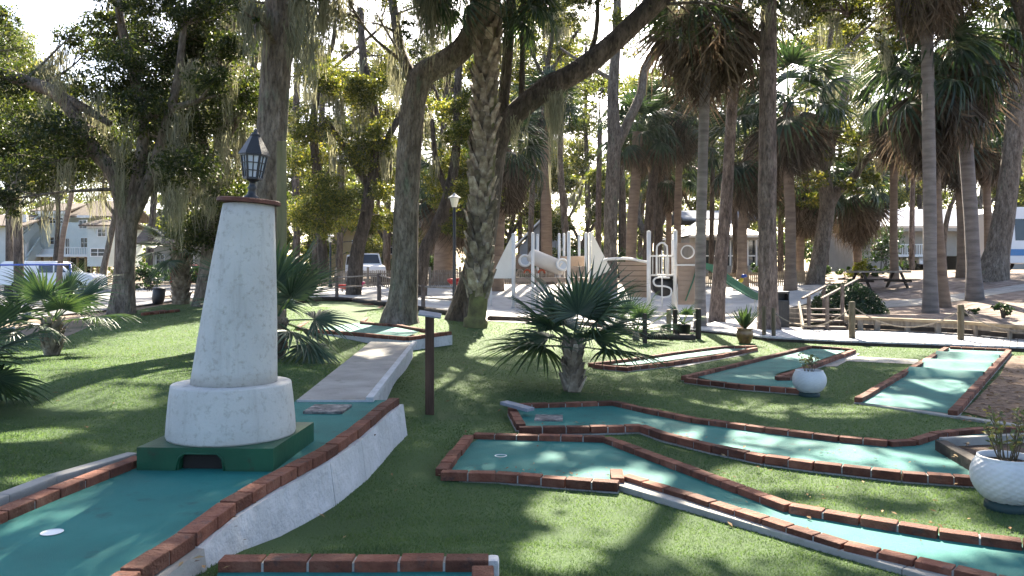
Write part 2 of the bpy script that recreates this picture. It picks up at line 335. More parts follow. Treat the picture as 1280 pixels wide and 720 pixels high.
# ------------------------------------------------------------------ the setting
XL = np.unique(np.concatenate([np.arange(-16,20.01,.5), np.arange(-60,61,3.), np.arange(-500,501,25.)]))
YL = np.unique(np.concatenate([np.arange(-4,34.01,.5), np.arange(34,100,2.), np.arange(-100,701,25.)]))
def make_ground():
    X,Y=np.meshgrid(XL,YL); Z=H(X.ravel(),Y.ravel())-.03
    V=np.stack([X.ravel(),Y.ravel(),Z],1); nx=len(XL); ny=len(YL)
    i=np.arange(nx-1)[None,:]+np.arange(ny-1)[:,None]*nx; i=i.ravel()
    o=np_mesh('ground', V, np.stack([i,i+1,i+1+nx,i+nx],1), m_dirt, smooth=True); tag(o,kind='structure')
make_ground()
def sheet(name, poly, mat, dz=0.0, kind='structure', parent=None, zf=None, grid=.5, thick=0):
    """flat-lying sheet over the terrain with an irregular outline"""
    bm=bmesh.new(); bm.faces.new([bm.verts.new((p[0],p[1],0)) for p in poly])
    xs=[p[0] for p in poly]; ys=[p[1] for p in poly]
    for arr,no,lo,hi in ((XL if grid==.5 else np.arange(-100,100,grid),(1,0,0),min(xs),max(xs)),(YL if grid==.5 else np.arange(-10,150,grid),(0,1,0),min(ys),max(ys))):
        for a in arr:
            if lo<a<hi: bmesh.ops.bisect_plane(bm, geom=bm.verts[:]+bm.edges[:]+bm.faces[:], plane_co=(a if no[0] else 0, a if no[1] else 0, 0), plane_no=no)
    vs=list(bm.verts); x=np.array([v.co.x for v in vs]); y=np.array([v.co.y for v in vs])
    z=(zf(x,y) if zf else H(x,y))+dz
    for v,zz in zip(vs,z): v.co.z=zz
    bmesh.ops.triangulate(bm, faces=[f for f in bm.faces if len(f.verts)>4])
    for f in bm.faces: f.normal_update()
    bmesh.ops.recalc_face_normals(bm, faces=bm.faces)
    if sum(f.normal.z for f in bm.faces)<0: bmesh.ops.reverse_faces(bm, faces=bm.faces)
    if thick:
        r=bmesh.ops.extrude_face_region(bm, geom=bm.faces[:])
        bmesh.ops.translate(bm, verts=[e for e in r['geom'] if isinstance(e,bmesh.types.BMVert)], vec=(0,0,thick))
        bmesh.ops.recalc_face_normals(bm, faces=bm.faces)
    o0=origin_of(parent); 
    for v in bm.verts: v.co-=o0
    me=bpy.data.meshes.new(name); bm.to_mesh(me); bm.free()
    for p in me.polygons: p.use_smooth = not thick
    o=link_mesh(name, me, mat, parent)
    if kind: tag(o, kind=kind)
    return o
def XYs(pts): return [G(*p).xy if len(p)==2 else Vector(p[:2]) for p in pts]
def W(*a): return Vector(a)
lawn_poly=[W(-13,-3.5),W(-13,10),W(-11,13.5),G(83,421).xy,G(143,394).xy,G(200,382).xy,G(253,375).xy,W(-8.3,25.0),W(-6.6,27.2),W(-5.4,27.6),W(-3.7,24.6),W(-2.4,22.4),W(-1.5,21.0),W(-.7,20.0),W(.6,20.6),W(3.3,20.9),W(4.4,20.6),W(5.8,20.0),W(7.5,18.7),W(9.5,17.9),W(11.5,17.4),W(15,16.6),W(15,-3.5)]
sheet('lawn', lawn_poly, m_lawn)
sheet('sand', [W(-11,27),W(-8.3,24.8),W(-6.6,27.0),W(-5.4,27.4),W(-3.7,24.4),W(-2.4,22.2),W(-1.5,20.8),W(-.7,19.8),W(.6,20.4),W(3.3,20.7),W(4.6,21.3),W(6.0,20.9),W(6.6,22.6),W(8.4,24.5),W(9.5,28),W(13,32),W(15.5,40),W(15,43.5),W(-12,43),W(-14,33)], m_sand, .012)
sheet('road', [W(-70,30),W(-26,19.5),W(-16,15.5),W(-11.4,16.0),W(-10.2,20),W(-9.9,24),W(-14,31),W(-17,48),W(-18,64),W(-70,66)], m_road, .01)
sheet('mulch', [G(1205,517).xy,G(1250,470).xy,G(1262,446).xy,W(12.5,15.8),W(14.5,15.5),W(14.5,10.6),G(1280,535).xy], m_mulch, .012)
# bank behind the timber wall
sheet('mulch_bank', [W(8.6,21.5),W(9.6,21.35),W(11.2,21.3),W(13,20.1),W(20,18),W(32,18),W(45,38),W(16,44),W(14.5,36),W(12.0,29.5),W(9.5,25.5)], m_mulch2, .015)
wp=[G(1040,388),G(1100,386),G(1165,382),G(1225,373),G(1280,364),G(1340,355)]
wq=[G(1040,381),G(1100,378),G(1165,373),G(1225,364.5),G(1280,356),G(1340,348)]
sheet('path', [p.xy for p in wp]+[p.xy for p in wq[::-1]], m_conc, .03)
for k,pp in enumerate(([(1026,459),(1062,441),(1075,443),(1046,459)],[(1060,446),(1148,450),(1148,456),(1056,452)],[(800,458),(900,445),(935,444),(850,460)])):
    sheet('path', [G(*p).xy for p in pp], m_conc, .01)
# boardwalk: deck boards over the sand, front fascia
fr=[(868,411),(905,414.5),(960,421),(1065,426),(1200,430.5),(1290,434)]; bk=[(893,402),(925,404.5),(985,408),(1057,412.5),(1170,415.5),(1290,420)]
bw=MB()
def lerp_poly(pl,t):
    L=[(pl[i+1]-pl[i]).length for i in range(len(pl)-1)]; s=t*sum(L)
    for i,l in enumerate(L):
        if s<=l or i==len(L)-1: return pl[i].lerp(pl[i+1], s/l)
        s-=l
FA=[plane_pt(x,y,.10) for x,y in fr]; BA=[plane_pt(x,y,.10) for x,y in bk]
nb=62
for i in range(nb):
    a0,a1=lerp_poly(FA,(i+.04)/nb),lerp_poly(FA,(i+.96)/nb); b0,b1=lerp_poly(BA,(i+.04)/nb),lerp_poly(BA,(i+.96)/nb)
    dz=random.uniform(-.004,.004); up=Vector((0,0,dz)); dn=Vector((0,0,dz-.035))
    vs=[a0+dn,a1+dn,b1+dn,b0+dn,a0+up,a1+up,b1+up,b0+up]
    bw.add(vs,[(0,3,2,1),(4,5,6,7),(0,1,5,4),(1,2,6,5),(2,3,7,6),(3,0,4,7)],0)
for i in range(len(FA)-1):
    bw.bar(FA[i]+Vector((0,-.025,-.11)),FA[i+1]+Vector((0,-.025,-.11)),.04,.15,1); bw.bar(BA[i]+Vector((0,.02,-.11)),BA[i+1]+Vector((0,.02,-.11)),.04,.14,1)
tag(bw.build('boardwalk',[m_deck,m_darkwood]),kind='structure')

# ------------------------------------------------------------------ putting lanes
BR_L,BR_W,BR_H=.205,.095,.066
def brick_row(mb, pts, below=.0, L=BR_L, w=BR_W, h=BR_H):
    """pts: top centre line in world. Bricks (slot 0) with chipped edges on a mortar bed (slot 1)"""
    for i in range(len(pts)-1):
        a,b=Vector(pts[i]),Vector(pts[i+1]); d=b-a; Ls=d.length; n=max(1,round(Ls/L)); x=d.normalized(); y=Vector((0,0,1)).cross(x).normalized(); z=x.cross(y)
        for k in range(n):
            c=a+d*((k+.5)/n)+y*max(-.004,min(.004,random.gauss(0,.002)))+z*(-h/2+max(-.003,min(.004,random.gauss(0,.0018)))); l=Ls/n-.0105
            rot=Matrix((x,y,z)).transposed()@Matrix.Rotation(random.gauss(0,.009),3,'Z')@Matrix.Rotation(random.gauss(0,.009),3,'X')
            mb.box(c,(l,w+random.gauss(0,.0015),h),rot,0,.006)
        mb.bar(a-z*(h*.5+.004)+x*.006,b-z*(h*.5+.004)-x*.006,w-.016,h-.015,1)
LANES=[]   # XY polygons, to keep turf fibres off
def ear_fill(name, pts, mat, parent, bumps=None, res=.16):
    """turf sheet: polygon (world pts nearly in a plane) cut on a fine grid so it can carry bumps"""
    A=np.array([[p.x,p.y,1] for p in pts]); s=np.linalg.lstsq(A,np.array([p.z for p in pts]),rcond=None)[0]
    def zf(x,y):
        z=s[0]*x+s[1]*y+s[2]
        if bumps:
            for (cx,cy,dx,dy,sg,hh) in bumps:
                q=(x-cx)*dx+(y-cy)*dy; z=z+hh*np.exp(-(q/sg)**2)
        return z
    o=sheet(name,[p.xy for p in pts],mat,0,None,parent,zf,grid=res); LANES.append([p.xy for p in pts]); return o
def lane(label, turf_px, zp, borders, group='putting lanes', mat=None, wall=None, bumps=None, htop=.05, base=True, cat='putting lane', slabs=(), closed_out=True):
    """zp=(z0,zy,zx) plane of the turf; borders are pixel polylines along the top centre of the bricks"""
    T=[plane_pt(x,y,*zp) for x,y in turf_px]; c=sum(T,Vector())/len(T)
    root=thing('putting_lane',label,cat,(c.x,c.y,c.z-.05),group)
    ear_fill('turf_surface',T,mat or m_teal,root,bumps)
    mb=MB()
    for bd in borders:
        pts=[plane_pt(x,y,zp[0]+htop,*zp[1:]) for x,y in bd]; brick_row(mb,pts)
    mb.build('brick_border',[m_brick,m_mortar],root,fix=False)
    if base:
        mb=MB()
        for bd in borders:
            pts=[plane_pt(x,y,zp[0]+htop,*zp[1:]) for x,y in bd]
            for i in range(len(pts)-1):
                a,b=pts[i],pts[i+1]; lo=min(h1(a.x,a.y),h1(b.x,b.y))-.08
                up=Vector((0,0,-BR_H-.002)); n=(b-a).cross(Vector((0,0,1))).normalized()*.05
                tops=[a+up-n,b+up-n,b+up+n,a+up+n]; bots=[Vector((p.x,p.y,lo)) for p in tops]
                mb.add(bots+tops,[(0,3,2,1),(4,5,6,7),(0,1,5,4),(1,2,6,5),(2,3,7,6),(3,0,4,7)])
        mb.build('concrete_footing',m_conc,root)
    return root
def cup(root, px,py,zp, r=.054, full=False):
    c=plane_pt(px,py,*zp)+Vector((0,0,.004))
    mb=MB(); mb.lathe(c,[(r,0),(r*.86,.002),(r*.84,-.06),(.001,-.06)],24,0,closed=False); mb.lathe(c+Vector((0,0,.001 if full else -.002)),[(r*.86 if full else r*.82,-.002),(.001,-.0021)],24,0 if full else 1,closed=False)
    mb.build('cup',[m_cup,m_dark],root)  # open cup: flat dark disc paints the shade inside the hole

# lane with the hole in front (second from the bottom)
Z2=(.028,0,0)
L2=lane('long bent teal lane in the foreground with a round cup at its wide left end',
 [(590,545),(757,551),(787,561),(843,583),(900,603),(957,625),(1018,641),(1111,657),(1173,667),(1290,682),(1420,700),(1420,755),(1300,738),(1145,703),(1057,682),(998,664),(930,642),(863,621),(785,598),(775,604),(708,601),(620,594),(556,593)],Z2,
 [[(592,541),(757,545.5),(813,566),(870,587),(927,608),(987,630),(1076,645),(1173,661),(1278,675),(1420,694)],[(586,543),(551,586)],
  [(551,589),(620,590),(708,597),(774,602)],[(770,586),(773,598)],[(781,593),(863,617),(957,647),(1057,678),(1145,698),(1300,733),(1420,760)]])
cup(L2,626,570,Z2)
mb=MB()
for a,b in (((778,611),(957,664)),((957,664),(1150,722)),((1150,722),(1420,800))):
    A_=plane_pt(*a,.01); B_=plane_pt(*b,.01); mb.bar(A_+Vector((0,.1,-.012)),B_+Vector((0,.1,-.012)),.2,.09,0,.008)
mb.build('concrete_curb',m_conc,L2)
# lane behind it
Z3=(.028,0,0)
L3=lane('bent teal lane with worn tee plate at left and curved brick end at right',
 [(645,508),(767,505),(807,514),(867,526),(957,537),(1049,549),(1123,556),(1166,547),(1193,542),(1290,538),(1360,540),(1360,604),(1224,598),(1127,592),(1018,580),(957,572),(893,559),(830,545),(802,535),(648,536)],Z3,
 [[(643,505),(767,501),(807,510),(867,522),(957,534),(1049,545),(1110,550.5)],[(1110,550.5),(1142,549),(1166,541),(1193,537),(1230,534),(1290,533),(1360,535)],[(640,509),(651,530)],
  [(648,533),(737,532.5),(802,531)],[(802,531),(830,541),(893,556),(957,569),(1018,577),(1127,589),(1224,596)]])
mb=MB(); c=plane_pt(686,523,.028); mb.box(c+Vector((0,0,.006)),(.3,.34,.012),Matrix.Rotation(R(-4),3,'Z'),0,.003); tag(mb.build('tee_mat',m_mat),'small worn pale tee plate set into the bent lane beside the slate board','tee mat','tee mats on the lanes')
# bottom lane, only its brick edge shows
Z0=(.285,0,0)
L0=lane('bottom lane of which the photo shows mainly a straight front row of bricks',
 [(277,708),(590,708),(600,760),(250,760)],Z0,[[(275,697),(612,696)],[(603,706),(606,770)]])
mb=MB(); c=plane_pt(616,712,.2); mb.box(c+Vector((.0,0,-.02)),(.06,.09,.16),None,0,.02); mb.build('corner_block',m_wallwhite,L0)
# right lane with three humps
Z6=(.03,0,0)
q=[plane_pt(x,y,*Z6) for x,y in ((1078,500),(1188,512),(1256,440),(1188,437))]
ax=((q[2]+q[3])/2-(q[0]+q[1])/2).xy; mid=((q[0]+q[1])/2).xy; axn=ax.normalized(); bumps=[]
for t in (.42,.60,.80):
    c=mid+ax*t; bumps.append((c.x,c.y,axn.x,axn.y,(.2),.1))
L6=lane('straight teal lane at right crossed by three low humps',[(1076,503),(1190,517),(1259,439),(1187,435)],Z6,
 [[(1073,497),(1183,434)],[(1191,513),(1261,437)],[(1187,433),(1262,436)]],bumps=bumps)
mb=MB(); A_=plane_pt(1076,502,.02); B_=plane_pt(1280,532,.02); mb.bar(A_+Vector((0,-.05,-.03)),B_+Vector((0,-.05,-.03)),.12,.07,0,.01); mb.build('concrete_curb',m_conc,L6)
# dog-leg lane
L5=lane('dog-leg teal lane behind the small white ball pot',[(866,470),(1012,435),(1061,437),(1000,459),(968,468),(1000,474),(1006,486),(1000,489),(925,483)],Z6,
 [[(855,470),(1013,432)],[(1013,432),(1066,435.5)],[(1067,437),(1000,461),(972,470)],[(970,471),(1004,470.5)],[(857,472),(925,480),(1003,486)]])
# wavy lane
L4=lane('wavy teal lane behind the big fan palm in front of the boardwalk',[(745,455),(790,450),(853,441),(903,435),(942,434),(915,439),(900,441.5),(840,450),(790,456)],Z6,
 [[(737,454),(787,448),(853,438.5),(903,432.5),(945,432)],[(945,434),(920,439),(900,443),(840,452),(787,458)],[(742,455),(787,459)]])
# upper lane by the oak
ZU=(.36,.005,0)
def up(x,y): return (x,y)
LU=lane('raised teal lane on the left beneath the leaning oak with white painted side wall',
 [(384,409),(425,384),(472,382),(453,402),(530,412.5),(507,421),(440,415)],ZU,
 [[(371,410),(440,415),(508,421)],[(508,421),(562,414)],[(372,408),(423,381)],[(425,380),(476,380)],[(477,382),(453,401)]],base=False)
mb=MB(); brick_row(mb,[plane_pt(x,y,.41,.005) for x,y in ((452,402),(500,406),(533,412))]); mb.build('back_border',[m_brick,m_mortar],LU,fix=False)
mb=MB()
for a,b in (((371,410),(508,421)),((508,421),(562,414))):
    A_=plane_pt(*a,ZU[0]+.05,ZU[1]); B_=plane_pt(*b,ZU[0]+.05,ZU[1]); n=(B_-A_).cross(Vector((0,0,1))).normalized()*.06; dz=Vector((0,0,-BR_H-.003)); lo=Vector((0,0,-.42))
    t=[A_+dz-n,B_+dz-n,B_+dz+n,A_+dz+n]; mb.add([p+lo for p in t]+t,[(0,3,2,1),(4,5,6,7),(0,1,5,4),(1,2,6,5),(2,3,7,6),(3,0,4,7)])
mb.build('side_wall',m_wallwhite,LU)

# lighthouse lane
Z1=(.35,0.006,0)
def l1(x,y,dz=.05): return plane_pt(x,y,Z1[0]+dz,Z1[1])
L1=lane('wide teal lane at left that runs beneath the lighthouse with brick edges',
 [(-60,680),(30,632),(115,602),(172,575),(350,520),(370,500),(486,500),(457,533),(400,568),(342,598),(300,625),(262,650),(212,692),(150,735),(60,800),(-60,800)],Z1,
 [[(120,740),(163,712),(233,666),(284,627),(342,594),(400,564),(440,538),(477,508),(493,497)],[(-70,666),(0,638),(66,611),(156,577),(176,569)]],base=False)
mb=MB()
rb=[(120,740),(163,712),(233,666),(284,627),(342,594),(400,564),(440,538),(477,508),(495,496)]
for i in range(len(rb)-1):
    A_=l1(*rb[i]); B_=l1(*rb[i+1]); n=(B_-A_).cross(Vector((0,0,1))).normalized(); dz=Vector((0,0,-BR_H-.003))
    m_=0 if i>1 else 1; o_=n*(.07 if i>1 else .085)
    t=[A_+dz-n*.055,B_+dz-n*.055,B_+dz+o_,A_+dz+o_]; lo=[Vector((p.x,p.y,0))+n*(.05 if k in(2,3) else 0) for k,p in enumerate(t)]
    mb.add(lo+t,[(0,3,2,1),(4,5,6,7),(0,1,5,4),(1,2,6,5),(2,3,7,6),(3,0,4,7)],m_)
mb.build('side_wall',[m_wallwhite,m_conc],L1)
mb=MB()
lb=[(-70,646),(0,620),(60,597),(165,567)]
for i in range(3):
    A_=l1(*lb[i]); B_=l1(*lb[i+1]); mb.bar(A_+Vector((0,.02,-.06)),B_+Vector((0,.02,-.06)),.09,.13,0,.01)
mb.build('concrete_curb',m_conc,L1)
cup(L1,65,666,Z1,.05,True)
c=l1(410,513,.0); mb=MB(); mb.box(c+Vector((0,0,.012)),(.34,.36,.024),Matrix.Rotation(R(-2),3,'Z'),0,.005)
tag(mb.build('tee_mat',m_mat),'grey tee mat lying on the teal lane behind the lighthouse','tee mat','tee mats on the lanes')
# ramp up to the upper lane
a=[l1(371,500,.02),l1(458,500,.02)]; d2=13.0; b=[P(463,427,d2),P(516,428,d2)]
mb=MB(); n=6
for i in range(n):
    t0,t1=i/n,(i+1)/n; q=[a[0].lerp(b[0],t0),a[1].lerp(b[1],t0),a[1].lerp(b[1],t1),a[0].lerp(b[0],t1)]
    lo=[Vector((p.x,p.y,-.1)) for p in q]
    mb.add(q,[(0,1,2,3)],0); mb.add([q[1],q[2],lo[2],lo[1]],[(0,1,2,3)],1); mb.add([q[0],q[3],lo[3],lo[0]],[(0,1,2,3)],1)
mb.add([a[0],a[1],Vector((a[1].x,a[1].y,-.1)),Vector((a[0].x,a[0].y,-.1))],[(0,1,2,3)],1)
mb.bar(a[1]+Vector((.03,0,.0)),b[1]+Vector((.03,0,.0)),.07,.05,1)
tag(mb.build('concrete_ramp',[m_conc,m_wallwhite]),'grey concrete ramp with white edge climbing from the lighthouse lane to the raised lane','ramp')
LANES.append([p.xy for p in (a[0],a[1],b[1],b[0])])
# planter bed at the end of the bent lane
q=[plane_pt(x,y,.06) for x,y in ((1178,551),(1240,541),(1340,540),(1340,596),(1236,584))]
c=sum(q,Vector())/len(q); root=thing('planter_bed','triangular soil bed edged with brick and timber where the bent lane ends','planter bed',(c.x,c.y,.02))
sheet('soil',[p.xy for p in q],m_soil,.0,None,root,zf=lambda x,y:x*0+.055)
mb=MB(); A_=plane_pt(1176,551,.11); B_=plane_pt(1240,587,.11); mb.bar(A_+Vector((0,0,-.04)),B_+Vector((0,0,-.04)),.1,.1,0,.008); mb.build('timber_edge',m_darkwood,root)
mb=MB(); A_=plane_pt(1178,549,.12); B_=plane_pt(1345,541,.12); mb.bar(A_+Vector((0,.02,-.06)),B_+Vector((0,.02,-.06)),.06,.14,0,.008); mb.build('concrete_edge',m_conc,root)
LANES.append([p.xy for p in q])
mb=MB(); A_=P(633,505,10.0)
A_=plane_pt(634,508,.1); B_=plane_pt(659,514,.09); mb.box((A_+B_)/2+Vector((0,0,.03)),(.38,.13,.035),Matrix.Rotation(R(-38),3,'Z')@Matrix.Rotation(R(6),3,'Y'),0,.004)
tag(mb.build('slate_board',m_slate),'grey slate board lying across the brick corner of the bent lane','board')

# ------------------------------------------------------------------ lighthouse
fl=l1(167,591,0); frr=l1(333,594,0); fl.z=frr.z=Z1[0]+.03
ctr=Vector((-1.885,5.36,Z1[0])); LH=thing('lighthouse','white lighthouse model with a lantern on a green block across the teal lane','lighthouse',ctr)
ang=math.atan2(.06,.86)
rotb=Matrix.Rotation(-ang*.6,3,'Z')
bw_,bd_,bh_=.86,.86,.15; tz=Z1[0]+.02
def lb_(x,y,z): return ctr+rotb@Vector((x,y,0))+Vector((0,0,tz-Z1[0]+z))
mb=MB(); hx=.43
# block with a ball tunnel right through: two cheeks and a lintel, bevelled
t0,t1,th=-.17,.115,.108
bm=bmesh.new()
prof=[(-hx,0),(t0,0),(t0+.012,th-.03),(t0+.04,th),(t1-.04,th),(t1-.012,th-.03),(t1,0),(hx,0),(hx,bh_),(-hx,bh_)]
mb.prism([lb_(x,-.43,z) for x,z in prof],rotb@Vector((0,.86,0)))
mb.build('base_block',m_greenpaint,LH)
mb=MB(); mb.box(lb_(-.0275,.02,th/2),(.262,.8,th-.012),rotb); mb.build('tunnel_shade',m_dark,LH)  # dark block fills the opening, painted as the tunnel's unlit inside
mb=MB()
ring=[(t0-.01,.012),(t0+.005,th-.02),(t0+.035,th+.006),(t1-.035,th+.006),(t1-.005,th-.02),(t1+.01,.012)]
mb.tube([lb_(x,-.432,z) for x,z in ring],.006,6); mb.tube([lb_(-.43,-.435,.006),lb_(t0-.01,-.435,.006)],.007,6); mb.tube([lb_(t1+.01,-.435,.006),lb_(.43,-.435,.006)],.007,6)
mb.build('tunnel_rim',m_greenpaint,LH)
zc=tz+bh_
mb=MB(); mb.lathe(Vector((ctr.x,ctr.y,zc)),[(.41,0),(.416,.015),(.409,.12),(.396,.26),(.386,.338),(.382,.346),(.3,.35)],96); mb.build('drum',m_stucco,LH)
# lathe tower sheared to lean a little to the right as the photo shows
lean=Matrix(((1,0,.082),(0,1,0),(0,0,1)))
zt=zc+.349; ttop=2.065-zt
prof=[]; 
for k in range(13):
    t=k/12; r=.279+(.165-.279)*t+.006*math.sin(t*3.1); prof.append((r,ttop*t))
base=Vector((ctr.x+.015,ctr.y,zt))
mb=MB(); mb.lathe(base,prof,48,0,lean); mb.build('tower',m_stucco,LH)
topc=base+lean@Vector((0,0,ttop)); tilt=Matrix.Rotation(R(4),3,'Y')
mb=MB(); mb.lathe(topc+Vector((0,0,.002)),[(.185,0),(.206,.004),(.206,.026),(.196,.032),(.03,.034)],40,0,tilt,smooth=False); mb.build('cap_plate',m_rust,LH)
ls=topc+Vector((.018,0,.036)); lt=Matrix.Rotation(R(3.5),3,'Y')
mb=MB(); mb.lathe(ls,[(.052,0),(.052,.012),(.03,.03),(.024,.06),(.034,.075),(.022,.09),(.02,.115),(.042,.125),(.05,.135)],20,0,lt)
LT=mb.build('lantern_stem',m_black,LH)
def hexring(r,z,n=6,a0=.26): return [ls+lt@Vector((r*math.cos(a0+2*math.pi*k/n),r*math.sin(a0+2*math.pi*k/n),z)) for k in range(n)]
r0,z0_,r1,z1_=.058,.138,.084,.295
A_=hexring(r0,z0_); B_=hexring(r1,z1_); mb=MB()
for k in range(6):
    j=(k+1)%6; mb.bar(A_[k],B_[k],.012,.012)
    for t in (.33,.66): mb.bar(A_[k].lerp(B_[k],t),A_[j].lerp(B_[j],t),.006,.006)
    mb.bar(A_[k].lerp(A_[j],.5),B_[k].lerp(B_[j],.5),.006,.006); mb.bar(A_[k],A_[j],.014,.014); mb.bar(B_[k],B_[j],.016,.016)
mb.add(A_,[tuple(range(6))]); mb.build('lantern_frame',m_black,LH)
mb=MB(); A2=hexring(r0-.006,z0_); B2=hexring(r1-.006,z1_)
for k in range(6):
    j=(k+1)%6; mb.add([A2[k],A2[j],B2[j],B2[k]],[(0,1,2,3)])
mb.build('lantern_glass',m_lampglass,LH)
mb=MB(); e=hexring(.104,z1_+.002); e2=hexring(.094,z1_+.022); e3=hexring(.03,z1_+.135); 
for u_,v_ in ((e,e2),(e2,e3)):
    for k in range(6): j=(k+1)%6; mb.add([u_[k],u_[j],v_[j],v_[k]],[(0,1,2,3)])
mb.add(e,[tuple(range(6))[::-1]]); mb.lathe(ls+lt@Vector((0,0,z1_+.13)),[(.034,0),(.026,.014),(.01,.03),(.013,.04),(.003,.052)],12,0,lt); mb.build('lantern_roof',m_black,LH)

# ------------------------------------------------------------------ sign posts
def sign_post(px,pyt,pyb,w,label,depth=None):
    g=G(px,pyb) if depth is None else P(px,pyb,depth); d=g.y; ht=(pyb-pyt)*d/FPX; ww=w*d/FPX
    r=thing('sign_post',label,'sign post',g)
    mb=MB(); mb.box(g+Vector((0,0,ht/2-.05)),(ww,ww,ht+.1),Matrix.Rotation(R(8),3,'Z'),0,.008); mb.build('post',m_wood,r)
    mb=MB(); mb.box(g+Vector((.005,-.01,ht+.02)),(.25,.2,.02),Matrix.Rotation(R(4),3,'Z')@Matrix.Rotation(R(9),3,'Y')@Matrix.Rotation(R(10),3,'X'),0,.004); mb.build('sign_plate',m_slate,r); return r
sign_post(537,396,520,11,'brown wooden post with tilted grey plate on the lawn left of the big fan palm')
g=P(352,400,13.0)
r=thing('timber_pole','tall square olive timber pole standing close behind the lighthouse tower','pole',(g.x,g.y,h1(g.x,g.y)))
mb=MB(); mb.box((g.x,g.y,(h1(g.x,g.y)+3.72)/2-.1),(.15,.15,3.72-h1(g.x,g.y)+.2),Matrix.Rotation(R(20),3,'Z'),0,.01); mb.build('pole_shaft',MAT('olive_timber',[(.1,.095,.05),(.2,.18,.1)],5,rough=.9,bump=.5,bscale=22,stretch=(2,2,.3)),r)

# ------------------------------------------------------------------ pots
def sprigs(mb_pts, c, n, hgt, spread, leafn, ls_, mats, name, parent, seed):
    """thin upright stems with small leaves"""
    rg=np.random.default_rng(seed); mb=MB(); V=[];F=[]
    for i in range(n):
        a=rg.uniform(0,6.28); tip=Vector(c)+Vector((math.cos(a)*spread*rg.uniform(.2,1),math.sin(a)*spread*rg.uniform(.2,1),hgt*rg.uniform(.55,1)))
        b0=Vector(c)+Vector((math.cos(a)*.05,math.sin(a)*.05,0)); m1=b0.lerp(tip,.5)+Vector((rg.normal(0,.02),rg.normal(0,.02),.03))
        sp=[Vector(p) for p in spline([b0,m1,tip],5)]; mb.tube(sp,[.004-.0025*k/len(sp) for k in range(len(sp))],5)
        for k in range(leafn):
            p=sp[int(rg.integers(3,len(sp)))]; dv=Vector((rg.normal(),rg.normal(),rg.uniform(-.2,1))).normalized(); sd=dv.orthogonal().normalized()*ls_*.22
            if rg.random()<.5: sd=dv.cross(sd)
            q=[p,p+dv*ls_*.5+sd,p+dv*ls_,p+dv*ls_*.5-sd]; b=len(V); V+=[tuple(x) for x in q]; F.append((b,b+1,b+2,b+3))
    b=len(mb.v); mb.add(V,F,1); return mb.build(name,mats,parent,fix=False)
m_stem=MAT('brown_stem',[(.06,.05,.03),(.1,.08,.05)],8)
m_sprig=LEAF('grey_green_sprigs',[(.035,.055,.03),(.07,.09,.045),(.14,.12,.06)],.3)
def ball_pot(px,pyb,wpx,label,seed,ph):
    g=plane_pt(px,pyb-2,.0); d=g.y; r=wpx*.5*d/FPX; z0=h1(g.x,g.y); g=Vector((g.x,g.y+r*.3,z0))
    root=thing('planter_pot',label,'planter',g,'white ball planters on the lawn')
    mb=MB(); mb.lathe(g,[(r*.62,-.03),(r*.62,.03),(r*.56,r*.26)],40); mb.build('pot_foot',m_potdark,root)
    # golf-ball like bowl with dimples pressed into the surface
    n=96; k=40; prof=[]
    for i in range(k+1):
        a=-1.05+ (1.05+.62)*i/k; prof.append((r*math.cos(a), r*.22+r*.78+ r*.9*math.sin(a)))
    V=[];F=[]
    for i,(rr,zz) in enumerate(prof):
        for j in range(n):
            V.append([rr*math.cos(2*math.pi*j/n),rr*math.sin(2*math.pi*j/n),zz])
    V=np.array(V); c0=np.array([0,0,r]); dirs=V-c0; dirs/=np.linalg.norm(dirs,axis=1)[:,None]
    N=420; i_=np.arange(N)+.5; ph_=np.arccos(1-2*i_/N); th_=np.pi*(1+5**.5)*i_; S=np.stack([np.cos(th_)*np.sin(ph_),np.sin(th_)*np.sin(ph_),np.cos(ph_)],1)
    dd=np.arccos(np.clip(dirs@S.T,-1,1)).min(1); V-=dirs*(np.clip(1-(dd/.072)**2,0,1)*r*.03)[:,None]
    V+=np.array(g); b=k*n
    F=[(i*n+j,i*n+(j+1)%n,(i+1)*n+(j+1)%n,(i+1)*n+j) for i in range(k) for j in range(n)]
    np_mesh('pot_bowl',V,F,m_pot,root,smooth=True)
    rt=prof[-1][0]; zt=prof[-1][1]
    mb=MB(); mb.lathe(g+Vector((0,0,zt)),[(rt*.998,-.002),(rt*1.0,.014),(rt*.93,.014),(rt*.9,-.03)],48,closed=False); mb.build('pot_rim',m_pot,root)
    mb=MB(); mb.lathe(g+Vector((0,0,zt-.035)),[(rt*.93,0),(.001,.012)],32,closed=False); mb.build('potting_soil',m_soil,root)
    sprigs(None,g+Vector((0,0,zt-.03)),ph[0],ph[1],ph[2],ph[3],ph[4],[m_stem,m_sprig],'plant',root,seed)
    return root
ball_pot(1014,498,41,'smaller white ball planter with a low sprig behind the bent lane',3,(14,.26,.14,7,.05))
ball_pot(1267,641,84,'large white ball planter cut by the right edge of the photo',4,(22,.36,.2,9,.045))
def tub(px,pyb,wpx,hpx,mat,label,leafs,seed,kind):
    g=G(px,pyb); d=g.y; r=wpx*.5*d/FPX; hh=hpx*d/FPX; root=thing('flower_pot',label,'flower pot',g)
    mb=MB()
    if kind=='black': mb.lathe(g,[(r*.74,-.01),(r*.98,hh*.9),(r*1.04,hh*.9),(r*1.04,hh),(r*.9,hh),(r*.88,hh*.9)],32)
    else: mb.lathe(g,[(r*.62,-.01),(r*.7,hh*.06),(r*.98,hh*.45),(r*.96,hh*.75),(r*.82,hh*.9),(r*1.0,hh),(r*.9,hh),(r*.8,hh*.9)],32)
    mb.build('tub',mat,root)
    mb=MB(); mb.lathe(g+Vector((0,0,hh*.88)),[(r*.9,0),(.001,.01)],24,closed=False); mb.build('potting_soil',m_soil,root)
    return root,g,hh,r,d
